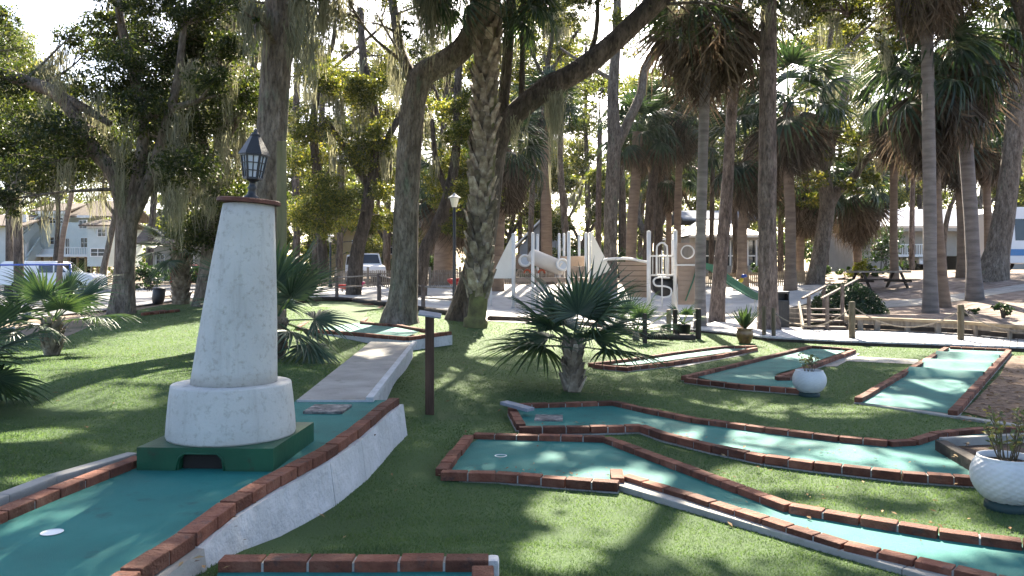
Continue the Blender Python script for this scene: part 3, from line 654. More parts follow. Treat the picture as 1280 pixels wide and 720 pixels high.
# ------------------------------------------------------------------ palms
def frond_arrays(rg, lp, L, nl=26, ang=2.0, S=4, wid=.03, droop=.25, fold=.5, curl=.25, tipbend=.0, costa=.25):
    """a fan frond along +X: petiole length lp, blade of nl leaflets of length L"""
    V=[];F=[]
    # petiole (three-sided strip)
    for i in range(5):
        t=i/4; w=.018*(1-.5*t); z=-.05*lp*t*t
        V+= [(lp*t,-w,z+.006),(lp*t,0,z-.012),(lp*t,w,z+.006)]
    for i in range(4):
        a=i*3; F+=[(a,a+1,a+4,a+3),(a+1,a+2,a+5,a+4)]
    hz=-.05*lp
    for k in range(nl):
        a=-ang+2*ang*(k+.5)/nl+rg.normal(0,.02); l=L*(1-.28*(abs(a)/ang)**2)*rg.uniform(.9,1.06)
        along=costa*L*max(0,math.cos(a))*.5
        dx,dy=math.cos(a),math.sin(a); dr=droop*rg.uniform(.6,1.5); tz=curl*(abs(a)/ang)
        b=len(V)
        for s in range(S+1):
            t=s/S; rr=l*t; w=wid*(.3+.7*min(1,t/.25))*(1-max(0,(t-.25)/.75))**.85
            zz=hz-dr*l*t*t-(tz*.25*l*t*(1-t)) - tipbend*l*max(0,t-.55)**2*3
            x=lp+along*min(1,t*2)*.5+dx*rr*(1-.12*dr*t*t); y=dy*rr*(1-.12*dr*t*t)
            V+=[(x-dy*w,y+dx*w,zz+w*fold),(x,y,zz),(x+dy*w,y-dx*w,zz+w*fold)]
        for s in range(S):
            q=b+s*3; F+=[(q,q+1,q+4,q+3),(q+1,q+2,q+5,q+4)]
    return np.array(V),np.array(F)
def rotm(yaw,pitch,roll=0):
    return np.array(Matrix.Rotation(yaw,3,'Z')@Matrix.Rotation(-pitch,3,'Y')@Matrix.Rotation(roll,3,'X'))
def boots(mb, base, top, r0, r1, n, size, rg, out=.5):
    """spiral of old frond bases on a trunk"""
    ax=(top-base)
    for i in range(n):
        t=(i+.5)/n; a=i*2.399+rg.normal(0,.1); r=r0+(r1-r0)*t; dv=Vector((math.cos(a),math.sin(a),0)); p=base+ax*t+dv*r*.82
        o=out*rg.uniform(.7,1.3); up=(Vector((0,0,1))+dv*o).normalized(); sd=up.cross(dv).normalized(); nn=sd.cross(up).normalized(); s=size*rg.uniform(.75,1.2); w=s*.3
        tip=p+up*s
        vs=[p-sd*w-nn*.02,p+sd*w-nn*.02,p+sd*w*.9+nn*s*.1,p-sd*w*.9+nn*s*.1, tip-sd*w*.42-nn*.005,tip+sd*w*.42-nn*.005,tip+sd*w*.36+nn*s*.05,tip-sd*w*.36+nn*s*.05]
        mb.add(vs,[(4,5,6,7),(0,1,5,4),(1,2,6,5),(2,3,7,6),(3,0,4,7)])
def fan_palm(label, g, th, tr, fronds, seed, name='fan_palm', bootn=70, cat='palm', L=.62, group='low fan palms on the lawn'):
    """low palm, every frond its own part; fronds=(yaw,pitch,lp,L,scale)"""
    rg=np.random.default_rng(seed); g=Vector(g); root=thing(name,label,cat,g,group)
    mb=MB(); mb.tube([g+Vector((0,0,-.15)),g+Vector((0,0,th*.3)),g+Vector((0,0,th*.7)),g+Vector((0,0,th))],[tr*1.15,tr*1.1,tr,tr*.55],14)
    boots(mb,g+Vector((0,0,.0)),g+Vector((0,0,th*.85)),tr*1.15,tr,bootn,min(.24,.2*th/.5*.8),rg,.5); mb.build('trunk',m_boot,root,fix=False)
    top=np.array(g+Vector((0,0,th*.9)))
    for (yaw,pit,lp,l,dp) in fronds:
        V,F=frond_arrays(rg,lp,l*rg.uniform(.85,1.1),int(rg.integers(24,31)),2.0,5,(.021*l/.6),dp*rg.uniform(.2,.8),.55,.3,tipbend=rg.uniform(.0,.28))
        V=V@rotm(yaw,pit,rg.normal(0,.35)).T+top; np_mesh('frond',V,F,m_palmnear,root)
    return root
def rand_fronds(n, rg, lp, L, pmin=-.35, pmax=1.3):
    out=[]
    for i in range(n):
        t=(i+.5)/n; out.append((i*2.399+rg.normal(0,.2), pmax+(pmin-pmax)*t+rg.normal(0,.08), lp*rg.uniform(.8,1.15), L*rg.uniform(.88,1.1), .12+.28*t))
    return out
rg=np.random.default_rng(5)
gp=G(716,490)
fan_palm('big green fan palm standing alone in the middle of the lawn',gp,.68,.075,rand_fronds(15,rg,.48,.84,-.12,1.25),21,bootn=60)
gl=G(65,444)
fan_palm('fan palm in front of the white pickup on the left lawn',gl,.5,.09,rand_fronds(13,rg,.5,.6,-.2,1.2),22)
gl2=Vector((-4.98,7.0,h1(-4.98,7.0)))
fan_palm('fan palm cut by the left edge of the photo nearest to us',gl2,.42,.11,rand_fronds(13,rg,.42,.56,-.55,.95),23)
gb=Vector((-3.45,11.6,h1(-3.45,11.6)))
fan_palm('fan palm drooping behind the lighthouse right side with its trunk by the pole',gb,.6,.1,rand_fronds(14,rg,.62,.86,-.5,1.2),24)
gs=G(226,380)
fan_palm('small pale palm at the back of the left lawn beside the red car',gs,1.75,.2,rand_fronds(16,rg,.7,.75,-.6,1.0),25,bootn=90)
tb=G(795,425)
fan_palm('small loose palm at the lawn edge just right of the big fan palm',tb,.2,.07,rand_fronds(12,rg,.55,.5,-.1,1.2),26,bootn=20)

# tall cabbage palms
LIT=[(770,640,95,42),(900,672,110,26),(1040,668,130,22),(1180,690,120,25),(1010,640,60,16),(700,690,45,20),(940,600,60,16),(1060,600,110,16),(1160,612,70,14),(910,555,60,13),(1000,560,90,12),(1110,578,110,12),(1190,575,60,12),
 (930,515,60,14),(1040,512,55,9),(1115,505,60,10),(1165,488,50,10),(1200,462,45,10),(1230,443,40,6),(960,470,45,8),(1030,445,40,6),(1100,440,45,7),(650,555,12,4),(690,575,9,4),(798,588,10,5),(860,620,12,5),(880,650,40,14),
 (230,430,70,6),(180,452,100,5),(120,478,110,5),(230,470,60,4),(80,500,70,4),(300,452,40,5),(400,395,60,14),(460,395,25,10),(600,425,70,7),(560,440,45,6),(640,437,60,7),(470,470,25,12),(180,620,40,6),(700,408,60,5),(800,436,60,5),
 (590,458,26,6),(560,486,28,5),(900,425,60,5),(1250,600,40,10),(60,590,60,6),(1010,485,20,12),(850,505,30,7),(745,548,18,4),(195,462,85,16),(120,495,70,9),(225,455,70,18),(110,505,90,9),(260,430,60,10),(60,535,60,5)]
LITA=np.array(LIT,float)*np.array([1,1,1.1,1.15])
RAGGED=rng.normal(0,1,(64,64))
def in_light(V):
    """True where the shadow of a point would fall in one of the sunlit patches on the lawn"""
    s=np.array(SUN); t=(V[:,2]-.1)/s[2]; gx=V[:,0]-s[0]*t; gy=V[:,1]-s[1]*t
    ok=(gy>2.2)&(gy<24)&(V[:,2]>1.5)
    z=np.zeros(len(V)); idx=np.nonzero(ok)[0]
    if len(idx): z[idx]=H(gx[idx],gy[idx]); gx[idx]=gx[idx]-s[0]/s[2]*(z[idx]-.1)*-1; gy[idx]=gy[idx]+s[1]/s[2]*(z[idx]-.1)
    gyy=np.where(ok,gy,10); px=CX+gx*FPX/gyy; py=HY+(CZ-z)*FPX/gyy
    e=((px[:,None]-LITA[None,:,0])/LITA[None,:,2])**2+((py[:,None]-LITA[None,:,1])/LITA[None,:,3])**2
    wob=.25*np.sin(gx*4.1+gy*2.3)+.25*np.sin(gx*1.7-gy*3.9+1)
    return ok&((e.min(1)+wob)<1.0)
def palm_crown(rg, n=34, lp=1.0, L=.95, nl=16, dead=28, S=3, dlen=1.25):
    VG=[];FG=[];VD=[];FD=[];b=0
    for i in range(n):
        t=(i+.5)/n; V,F=frond_arrays(rg,lp*rg.uniform(.8,1.2),L*rg.uniform(.8,1.1)*.9,nl,1.95,S,.045,.3+.4*t,.35,.4,tipbend=.5)
        V=V@rotm(i*2.399+rg.normal(0,.25),1.3-1.85*t+rg.normal(0,.1),rg.normal(0,.3)).T; VG.append(V); FG.append(F+b); b+=len(V)
    b=0
    for i in range(dead):
        t=(i+.5)/dead; V,F=frond_arrays(rg,lp*rg.uniform(.35,.8),L*dlen*rg.uniform(.7,1.1),12,.8,S,.036,.25,.3,.3,tipbend=.3)
        V=V@rotm(i*2.399+rg.normal(0,.3),-.62-.85*t+rg.normal(0,.1),rg.normal(0,.6)).T; V[:,2]-=.55*t; VD.append(V); FD.append(F+b); b+=len(V)
    return (np.vstack(VG),np.vstack(FG),np.vstack(VD),np.vstack(FD))
def mk_mesh(name,V,F,mat):
    o=np_mesh(name,V,F,mat); me=o.data; bpy.data.objects.remove(o); return me
prg=np.random.default_rng(77)
CROWNS=[]
for k in range(4):
    VG,FG,VD,FD=palm_crown(prg,36,1.0,.95,16,(36,64,92,18)[k],3,(1.0,1.25,1.5,.9)[k]); CROWNS.append((mk_mesh('palm_fronds',VG,FG,m_palm),mk_mesh('palm_skirt',VD,FD,m_palmdead)))
def put(name,me,parent,loc,rz,sc):
    o=bpy.data.objects.new(name,me); COL.objects.link(o); o.parent=parent; o.location=loc; o.rotation_euler=(R(random.uniform(-6,6)),R(random.uniform(-6,6)),rz); o.scale=(sc[0],sc[0],sc[1]); return o
def tall_palm(label, path, d, wpx, bark, crown=1, sc=(1,1), group='cabbage palms', base_z=None, wob=.06, flare=1.35, boot=False):
    """path: pixel points from base up to the crown centre"""
    pts=[P(x,y,d) for x,y in path]; gz=h1(pts[0].x,pts[0].y); pts[0].z=gz-.15
    root=thing('cabbage_palm',label,'palm tree',(pts[0].x,pts[0].y,gz),group)
    r=wpx*.5*d/FPX; sp=[Vector(p) for p in spline([tuple(p) for p in pts],9)]; n=len(sp)
    mb=MB(); mb.tube(sp,[r*(1+(flare-1)*max(0,1-i/n*8))*(1.05-.1*i/n) for i in range(n)],12,0,True,True,wob,1.4)
    if boot: boots(mb,sp[n//3],sp[-1],r,r,60,.3,np.random.default_rng(3),.5)
    mb.build('trunk',bark,root)
    c=pts[-1]-Vector(root.location); fr,sk=CROWNS[crown]; rz=random.uniform(0,6.28)
    if d<30:
        for nm,me,mt,off in (('fronds',fr,m_palm,0),('dead_skirt',sk,m_palmdead,-.1)):
            V=np.empty(len(me.vertices)*3); me.vertices.foreach_get('co',V); V=V.reshape(-1,3)*np.array([sc[0],sc[0],sc[1]])@rotm(rz,0).T+np.array(pts[-1])+np.array([0,0,off])
            F=np.empty(len(me.loops),int); me.loops.foreach_get('vertex_index',F); F=F.reshape(-1,4); ctr=V[F].mean(1); keep=~(in_light(ctr)&(prg.random(len(F))<.9)); np_mesh(nm,V,F[keep],mt,root)  # frond faces dropped where their shadow would cross a chosen sunlit patch
        return root
    put('fronds',fr,root,c,rz,sc); put('dead_skirt',sk,root,c+Vector((0,0,-.1)),rz,sc); return root
TP=[
 ('slim grey cabbage palm with ragged skirt standing at the boardwalk left of the pine',[(875,410),(876,300),(880,150),(885,-20)],21.8,13,m_barkgrey,2,(1.5,1.4)),
 ('pale slender cabbage palm standing just behind the timber wall',[(1163,394),(1162,250),(1160,110),(1157,-70)],23.5,15,m_barkgrey,2,(1.15,1.2)),
 ('curving grey cabbage palm right of the slender one, its skirt wide and shaggy',[(1219,377),(1213,260),(1205,150),(1203,35)],26,16,m_barkgrey,1,(1.5,1.7)),
 ('cabbage palm leaning behind the slender grey palm on the bank',[(1181,388),(1173,290),(1168,200),(1162,95)],25,12,m_barktan,1,(1.3,1.5)),
 ('thin brown cabbage palm behind the picnic table with a drooping skirt',[(1118,350),(1117,270),(1118,200),(1122,130)],38,9,m_barktan,1,(1.25,1.4)),
 ('dark bushy cabbage palm right of the pine trunk',[(988,350),(988,280),(986,220),(985,128)],36,13,m_barktan,1,(1.9,1.6)),
 ('dark cabbage palm crown peeping out behind the pine trunk at left',[(928,348),(928,290),(932,240),(936,185)],40,12,m_barktan,1,(1.7,1.7)),
 ('tan cabbage palm behind the playground with orange skirt',[(788,334),(790,280),(795,220),(797,165)],42,13,m_barktan,3,(1.45,1.4)),
 ('dark cabbage palm beside the tan one behind the playground',[(808,334),(812,270),(818,210),(822,150)],46,12,m_barkdk,1,(1.5,1.5)),
 ('cabbage palm with pale trunk above the playground tower',[(846,336),(847,270),(849,200),(850,140)],44,9,m_barktan,1,(1.45,1.4)),
 ('reddish cabbage palm behind the left sail of the playground',[(620,352),(622,300),(625,240),(632,185)],38,16,m_barktan,1,(1.4,1.5)),
 ('reddish slim cabbage palm behind the playground tube',[(684,334),(683,270),(682,210),(683,130)],45,13,m_barktan,3,(1.3,1.3)),
 ('tan bare cabbage palm on the bank left of the bus',[(1203,343),(1203,280),(1200,220),(1199,150)],33,12,m_barktan,1,(1.3,1.4)),
 ('thin tan cabbage palm between the bank palm and the big oak',[(1236,338),(1235,280),(1234,230),(1240,165)],36,9,m_barktan,0,(1.3,1.3)),
 ('squat cabbage palm with long orange skirt behind the lamp post',[(553,350),(556,310),(562,280),(566,232)],44,24,m_barktan,2,(1.6,1.6)),
 ('cabbage palm with full crown over the house with screened porch',[(820,338),(822,300),(828,260),(832,215)],50,9,m_barkdk,0,(1.5,1.4)),
 ('short dark cabbage palm at left of the curved oak by the picnic table',[(1000,350),(1000,310),(1003,270),(1007,225)],43,10,m_barktan,1,(1.5,1.5)),
 ('short cabbage palm right of the curved oak by the picnic table',[(1072,350),(1072,320),(1070,285),(1072,235)],44,10,m_barktan,2,(1.3,1.4)),
]
for t in TP: tall_palm(*t)
# palm by the oak with its boots and hanging fan leaves
g=G(593,409); d=g.y; g.z=h1(g.x,g.y)
root=thing('cabbage_palm','stout cabbage palm with criss-cross boots and mossy foot beside the leaning oak','palm tree',g,'cabbage palms')
pa=[(593,412),(597,385),(602,330),(606,250),(610,150),(612,60),(611,-18)]; sp=[Vector(p) for p in spline([tuple(P(x,y,d)) for x,y in pa],8)]; sp[0].z=g.z-.2
n=len(sp); mb=MB(); mb.tube(sp,[(.27 if i<5 else .21-.02*i/n) for i in range(n)],14,0,True,True,.06,1.5)
m_mossbark=MAT('mossy_palm_foot',[(.06,.05,.03),(.12,.11,.05),(.16,.16,.06)],5,rough=.95,bump=.9,bscale=14,detail=8)
mb.build('trunk',m_mossbark,root)
mb=MB(); boots(mb,sp[10],sp[-1],.2,.18,240,.46,np.random.default_rng(9),.42); mb.build('boots',m_boot,root,fix=False)
V_=[];F_=[];b=0; brg=np.random.default_rng(31)
for i in range(30):
    t=(i+.5)/30; V,F=frond_arrays(brg,1.25*brg.uniform(.85,1.15),1.0*brg.uniform(.85,1.1),24,2.0,4,.035,.3+.3*t,.5,.4,tipbend=.5)
    V=V@rotm(i*2.399,1.1-1.75*t,brg.normal(0,.3)).T+np.array(sp[-1]); V_.append(V);F_.append(F+b);b+=len(V)
np_mesh('fronds',np.vstack(V_),np.vstack(F_),m_palm,root)

# ------------------------------------------------------------------ leafy trees
def leaves(rg, C, Rr, n, size, asp=.5, sub=None, flat=.75, aim=.35):
    """n leaf quads in ragged sub-clumps inside spheres C (k,3) of radius Rr (k,)"""
    C=np.asarray(C,float); Rr=np.asarray(Rr,float); w=Rr**2; w/=w.sum()
    per=30; ns=max(1,n//per); ci=rg.choice(len(C),ns,p=w)
    dv=rg.normal(size=(ns,3)); dv/=np.linalg.norm(dv,axis=1)[:,None]; rad=Rr[ci]*rg.random(ns)**.45
    sc=C[ci]+dv*rad[:,None]*np.array([1,1,flat]); ss=Rr[ci]*rg.uniform(.10,.24,ns)
    k=rg.integers(0,ns,n); ctr=sc[k]+rg.normal(size=(n,3))*ss[k][:,None]*np.array([1,1,.6])
    ctr=ctr[~(in_light(ctr)&(rg.random(n)<.985))]; n=len(ctr)  # leaves thinned so that gaps let sun onto the chosen patches
    a=rg.normal(size=(n,3))+np.array([0,0,-.25]); a/=np.linalg.norm(a,axis=1)[:,None]
    nn=rg.normal(size=(n,3))*.8+np.array([0,0,aim*1.6]); b=np.cross(nn,a); b/=np.linalg.norm(b,axis=1)[:,None]+1e-9
    s=(size*rg.uniform(.6,1.35,n))[:,None]
    q=np.stack([ctr-a*s*.5,ctr+b*s*asp*.5,ctr+a*s*.5,ctr-b*s*asp*.5],1).reshape(-1,3)
    return q, np.arange(len(q)).reshape(-1,4)
def moss_arrays(rg, pts, n, lmin, lmax, w=.025, spread=.14):
    """hanging strands below each point"""
    pts=np.asarray(pts,float); m=len(pts)*n; c=np.repeat(pts,n,0)+rg.normal(size=(m,3))*np.array([spread,spread,.08])
    core=np.repeat(rg.uniform(.5,1.15,len(pts)),n); L=rg.uniform(lmin,lmax,m)*core*(1-.55*rg.random(m)); S=5; yaw=rg.uniform(0,6.28,m)
    sx=rg.normal(0,.05,m); sy=rg.normal(0,.05,m); V=[]
    for s in range(S+1):
        t=s/S; ww=w*(1-.75*t)*(1+.4*np.sin(t*9+yaw)); z=c[:,2]-L*t
        x=c[:,0]*(1)+sx*t+.03*np.sin(t*7+yaw*3)-(c[:,0]-np.repeat(pts,n,0)[:,0])*.45*t; y=c[:,1]+sy*t+.03*np.cos(t*6+yaw*2)-(c[:,1]-np.repeat(pts,n,0)[:,1])*.45*t
        V.append(np.stack([x-np.cos(yaw)*ww,y-np.sin(yaw)*ww,z],1)); V.append(np.stack([x+np.cos(yaw)*ww,y+np.sin(yaw)*ww,z],1))
    V=np.stack(V,1).reshape(-1,3); k=2*(S+1); base=np.arange(m)[:,None]*k
    F=np.concatenate([base+np.array([[2*s,2*s+1,2*s+3,2*s+2]]) for s in range(S)],0)
    keep=~in_light(np.repeat(c-np.array([0,0,.5]),1,0)); Fk=np.tile(keep,S); return V,F[Fk]  # strands that would shade a chosen sunlit patch are left out
def tree(name, label, trunks, d, bark, clumps, leafmat, nleaf, lsize, group, seed, moss=None, flare=1.6, cat='tree', extra=None, twig=True, n=14, wob=.09, jit=1.0):
    """trunks: list of [(px,py,half width px[,depth offset])...]; clumps: (px,py,r px[,depth offset])"""
    rg=np.random.default_rng(seed); first=P(trunks[0][0][0],trunks[0][0][1],d); gz=h1(first.x,first.y)
    root=thing(name,label,cat,(first.x,first.y,gz),group)
    mb=MB(); allp=[]
    for ti,tr in enumerate(trunks):
        pr=[]
        for q in tr:
            dd=d+(q[3] if len(q)>3 else 0); p=P(q[0],q[1],dd); pr.append((p.x,p.y,p.z,q[2]*dd/FPX))
        if ti==0: pr[0]=(pr[0][0],pr[0][1],gz-.25,pr[0][3])
        sp=spline(pr,7); pts=[Vector(s[:3]) for s in sp]; rr=[max(.01,s[3]) for s in sp]
        mb.tube(pts,rr,n if ti==0 else 9,0,True,True,wob,1.1 if ti==0 else 1.6); allp+=pts[3:]
    C=[];RR=[]
    for q in clumps:
        dd=d+(q[3] if len(q)>3 else rg.uniform(-2,2)*jit); p=P(q[0],q[1],dd); C.append(p); RR.append(q[2]*dd/FPX)
    if twig and C:
        A=np.array(allp)
        for p,r in zip(C,RR):
            k=int(np.argmin(((A-np.array(p))**2).sum(1)+np.where(A[:,2]>p.z+.5,9,0))); a=allp[k]; L=(p-a).length
            m1=a.lerp(p,.5)+Vector((rg.normal(0,.1),rg.normal(0,.1),rg.uniform(-.1,.2)))*L*.5
            sp=[Vector(s) for s in spline([a,m1,p],5)]; r0=min(.09,.02+.012*L); mb.tube(sp,[r0*(1-.75*i/len(sp)) for i in range(len(sp))],6,0,False)
            for j in range(5):
                e=p+Vector(rg.normal(size=3))*r*.55; s_=sp[int(rg.integers(len(sp)//2,len(sp)))]; mid=s_.lerp(e,.5)+Vector(rg.normal(size=3))*r*.1
                mb.tube([s_,mid,e],[r0*.4,r0*.28,r0*.1],5,0,False)
    mb.build('trunk',bark,root)
    if extra is not None and len(extra[0]):
        C2=[Vector(c) for c in extra[0]]; V2,F2=leaves(rg,[tuple(c) for c in C2],extra[1],extra[2],extra[3])
    if C or extra is not None:
        V,F=(leaves(rg,[tuple(c) for c in C],RR,nleaf,lsize) if C and nleaf else (np.zeros((0,3)),np.zeros((0,4),int)))
        if extra is not None and len(extra[0]): F=np.vstack([F,F2+len(V)]); V=np.vstack([V,V2])
        np_mesh('crown',V,F,leafmat,root)  # mesh also holds the unseen shading clumps from extra
    if moss:
        pts=[]
        for q in moss['at']:
            dd=d+(q[2] if len(q)>2 else rg.uniform(-1.2,1.2)); pts.append(tuple(P(q[0],q[1],dd)))
        V,F=moss_arrays(rg,pts,moss.get('n',26),moss.get('lmin',.5),moss.get('lmax',1.6),moss.get('w',.02),moss.get('spread',.14)); np_mesh('spanish_moss',V,F,m_moss,root)
    return root
def jitter(rg, x0,x1,y0,y1,n,r0,r1,keep=None):
    out=[]
    while len(out)<n:
        q=(rg.uniform(x0,x1),rg.uniform(y0,y1),rg.uniform(r0,r1))
        if keep is None or keep(q[0],q[1]): out.append(q)
    return out
def overhead(rg, xr, yr, n, rmin, rmax, zoff=(0,3.0)):
    """unseen canopy clumps added above the frame to shade the given stretch of ground"""
    C=[];RR=[]; s=SUN
    for _ in range(n):
        x=rg.uniform(*xr); y=rg.uniform(*yr); r=rg.uniform(rmin,rmax); zm=(3.6+.6*y)+r*1.1; z=max(zm,6.5)+rg.uniform(*zoff); t=z/s.z; C.append((x+s.x*t,y+s.y*t,z)); RR.append(r)
    return C,RR
org=np.random.default_rng(101)
OV=lambda xr,yr,n,nl,size=.15,r=(.7,1.5): (*overhead(org,xr,yr,n,*r),nl,size)  # unseen leaf clumps added to shade the foreground
def mossline(rg, segs, n, jx=4, jy=6):
    out=[]
    for (x0,y0,x1,y1) in segs:
        for _ in range(n):
            t=rg.random(); out.append((x0+(x1-x0)*t+rg.normal(0,jx),y0+(y1-y0)*t+rg.normal(0,jy)*.4))
    return out
trg=np.random.default_rng(55)
G_='moss hung oaks around the course'
tree('oak_tree','tall dark straight oak trunk rising directly behind the lighthouse lantern',[[(322,418,26),(324,400,20),(328,330,18),(334,240,18.5),(343,120,18),(350,20,19),(354,-60,19),(356,-170,15)],[(354,-70,12),(380,-130,9,-1),(420,-200,7,-3)],[(352,-60,12),(320,-120,9,-1),(270,-190,7,-3)]],13.6,m_bark,
  jitter(trg,240,470,-140,-20,7,30,60)+[(290,-5,26),(385,-5,24),(310,20,18)],m_oakleaf,8000,.09,G_,1,moss=dict(at=mossline(trg,[(362,-20,400,10),(380,10,384,100),(290,-10,328,20),(365,30,392,60),(400,0,430,5)],8),n=40,lmin=.4,lmax=1.3,w=.01,spread=.07),extra=OV((-5.5,-1),(1.2,9),34,24000))
tree('oak_tree','big grey oak with its trunk bending right above the raised lane',[[(500,406,29),(501,396,23),(504,375,18.5),(506,330,16.5),(508,250,15.5),(513,170,15.5),(519,120,15.5),(530,93,15.5),(553,80,15),(578,60,14),(594,32,14),(603,0,15.5),(608,-80,13),(600,-170,10)],[(603,-20,10),(560,-80,8,-2),(500,-140,6,-4)],[(522,110,9),(512,92,8),(500,60,6.5,.5),(492,10,5.5,1),(480,-60,4,2)]],18.4,m_bark,
  jitter(trg,455,640,-120,-15,7,35,60)+[(430,-10,45),(470,15,34),(545,0,30),(440,30,22),(500,35,20)],m_oakleaf,13000,.09,G_,2,moss=dict(at=mossline(trg,[(455,10,495,20),(488,50,502,95),(425,-5,475,10),(520,-10,560,0),(460,35,482,60)],11),n=40,lmin=.6,lmax=2.0,w=.012,spread=.09),extra=tuple(a+b if isinstance(a,list) else (a+b if i==2 else a) for i,(a,b) in enumerate(zip(OV((-3,1),(1.5,14),34,21000),OV((-8,6),(-14,1),60,21000,.15,(.9,1.6))))))  # second set: unseen leaves added behind the camera to dim the lighthouse
tree('oak_tree','dark oak behind the booted palm throwing a long limb to upper right',[[(577,402,27),(585,380,21),(598,330,17),(609,270,15),(616,210,14),(624,170,14),(640,147,13.5),(680,112,14),(720,90,13.5),(765,55,13),(800,22,13),(830,-8,13),(880,-60,11),(960,-130,8)],[(620,185,8.5),(628,130,7.5),(635,60,7),(640,-40,6)],[(651,140,4),(653,70,3.5),(655,-20,3)],[(735,75,4),(745,40,3),(748,-20,2.5)],[(830,-8,8),(800,-70,7,-2),(760,-150,6,-4)]],19.6,m_barkdk,
  jitter(trg,770,960,-110,-12,9,35,60)+[(660,0,28),(690,15,25),(720,0,25),(760,-10,35),(850,25,36),(900,30,36),(870,5,40),(935,15,34)],m_oakleaf,17000,.09,G_,3,moss=dict(at=mossline(trg,[(640,147,650,140),(610,0,640,10),(600,40,625,60),(690,130,700,120),(840,0,900,10)],8),n=40,lmin=.6,lmax=2.2,w=.012,spread=.09),extra=OV((-1,7),(1.5,14),80,52000))
lk=lambda x,y: not (28<x<118 and y<88)
lc=[(8,55,34),(0,100,45),(25,130,38),(60,165,38),(0,180,50),(40,215,38),(95,205,38),(5,250,26),(88,45,22,1),(112,62,26),(130,30,26),(165,20,36),(125,110,34),(165,80,40),(200,60,40),(215,110,40),(175,140,38),(145,175,34),(205,165,40),(235,205,38),(185,215,38),(245,150,36),(240,60,30),(75,110,26),(140,-5,26),(190,0,32),(230,15,30),(270,0,34),(310,10,26),(300,60,26),(265,100,30),(310,120,24),(0,20,22),(150,60,26),(175,110,30),(280,60,24),(215,180,36),(95,180,36),(40,195,36)]
tree('oak_tree','spreading live oak on the left whose limb reaches out of the frame',[[(150,396,21),(152,385,16.5),(155,345,13),(158,290,13),(160,265,13)],[(160,285,10),(143,220,9.5),(120,190,9),(98,150,9),(72,118,8.5),(36,103,8),(0,92,8),(-80,75,7)],[(162,280,9),(173,215,7.5),(180,150,6),(166,90,6),(150,20,5),(143,-60,4)],[(160,285,9),(188,222,7.5),(205,165,6),(222,100,5),(230,30,4)],[(72,118,6),(105,135,5.5),(138,155,4)],[(180,150,5),(215,135,4),(250,125,3)]],19,m_bark,
  lc,m_oakleaf,85000,.085,G_,4,moss=dict(at=[(trg.uniform(10,290),trg.uniform(60,250)) for _ in range(75)],n=40,lmin=.4,lmax=1.7,w=.011,spread=.12),extra=OV((-12,-4),(1.2,9),36,20000))
tree('oak_tree','moss draped oak with slim curved trunk left of the lighthouse lantern',[[(255,396,18),(258,375,15),(262,335,12.5),(267,290,12),(274,240,11),(278,170,9),(282,90,8),(290,0,7),(300,-70,6)],[(275,230,6),(255,180,5),(240,110,4),(232,30,3)],[(278,180,6),(300,140,5),(318,80,4),(322,10,3)]],21.5,m_bark,
  jitter(trg,225,335,-40,300,22,24,40),m_oakleaf,42000,.09,G_,5,moss=dict(at=[(trg.uniform(225,330),trg.uniform(-20,230)) for _ in range(60)],n=40,lmin=.6,lmax=2.2,w=.012,spread=.12))
tree('oak_tree','big mottled oak trunk at the right edge in front of the bus',[[(1236,345,23),(1243,330,17),(1249,305,13.5),(1258,250,12.5),(1265,190,11.5),(1272,130,12),(1280,60,11),(1290,-40,9)],[(1268,165,8),(1290,120,7),(1320,60,6)]],31,m_bark,
  [(1262,20,50),(1300,60,50),(1240,-30,60),(1290,110,38)]+jitter(trg,1180,1330,-90,-20,4,40,60),m_oakleaf,7000,.12,G_,6,moss=dict(at=mossline(trg,[(1240,10,1280,30)],14),n=30,lmin=.6,lmax=1.8,w=.018),extra=OV((6,12),(1.5,14),40,22000))
tree('oak_tree','curved grey oak between the pine and the picnic table',[[(1018,350,13),(1022,335,10.5),(1030,290,9.5),(1034,255,9),(1030,222,8.5),(1022,180,7),(1030,120,6)],[(1034,265,7),(1046,240,6.5),(1066,222,5.5),(1082,200,4.5),(1105,178,3.5)],[(1030,225,5),(1048,150,4),(1060,90,3)]],40,m_bark,
  [(1075,200,20),(1100,185,18),(1050,165,22),(1062,232,16),(1085,225,16)]+jitter(trg,1010,1110,150,260,7,14,24),m_oaklight,6500,.16,G_,7,moss=dict(at=[(trg.uniform(1010,1110),trg.uniform(60,200)) for _ in range(30)],n=24,lmin=1,lmax=3,w=.03,spread=.2))
tree('oak_tree','pale forked grey tree behind the playground hull',[[(762,336,10),(763,315,8.5),(764,250,8.5),(768,185,8.5),(766,120,7),(770,60,6),(772,-20,5)],[(768,190,6.5),(786,150,6),(800,120,5.5),(806,88,5),(823,58,4.5),(840,20,4)],[(766,100,3),(730,80,2.5),(700,60,1.5)]],38,m_bark,
  [(835,45,18),(790,60,16),(760,20,26),(820,10,26),(720,70,14)],m_oaklight,3000,.14,G_,8)
def PINE(label,tr,d,cl,seed,nl,moss=None,extra=None): return tree('pine_tree',label,[tr],d,m_barkpine,cl,m_oakleaf,nl,.11,'pines and slim trunks',seed,moss=moss,extra=extra,n=14,twig=bool(cl))
PINE('straight dark pine trunk beside the black bin at the boardwalk',[(961,420,18),(961,405,14),(960,380,12),(959,250,11),(960,120,10.5),(961,0,10),(962,-120,9),(962,-190,7)],20.6,[(960,-90,60),(1010,-60,50),(930,-40,40),(955,12,32),(985,25,34),(1010,5,36)],9,9000,moss=dict(at=mossline(trg,[(930,0,1000,10)],10),n=36,lmin=.5,lmax=1.4,w=.012,spread=.09),extra=OV((4,11),(2,14),14,8000))
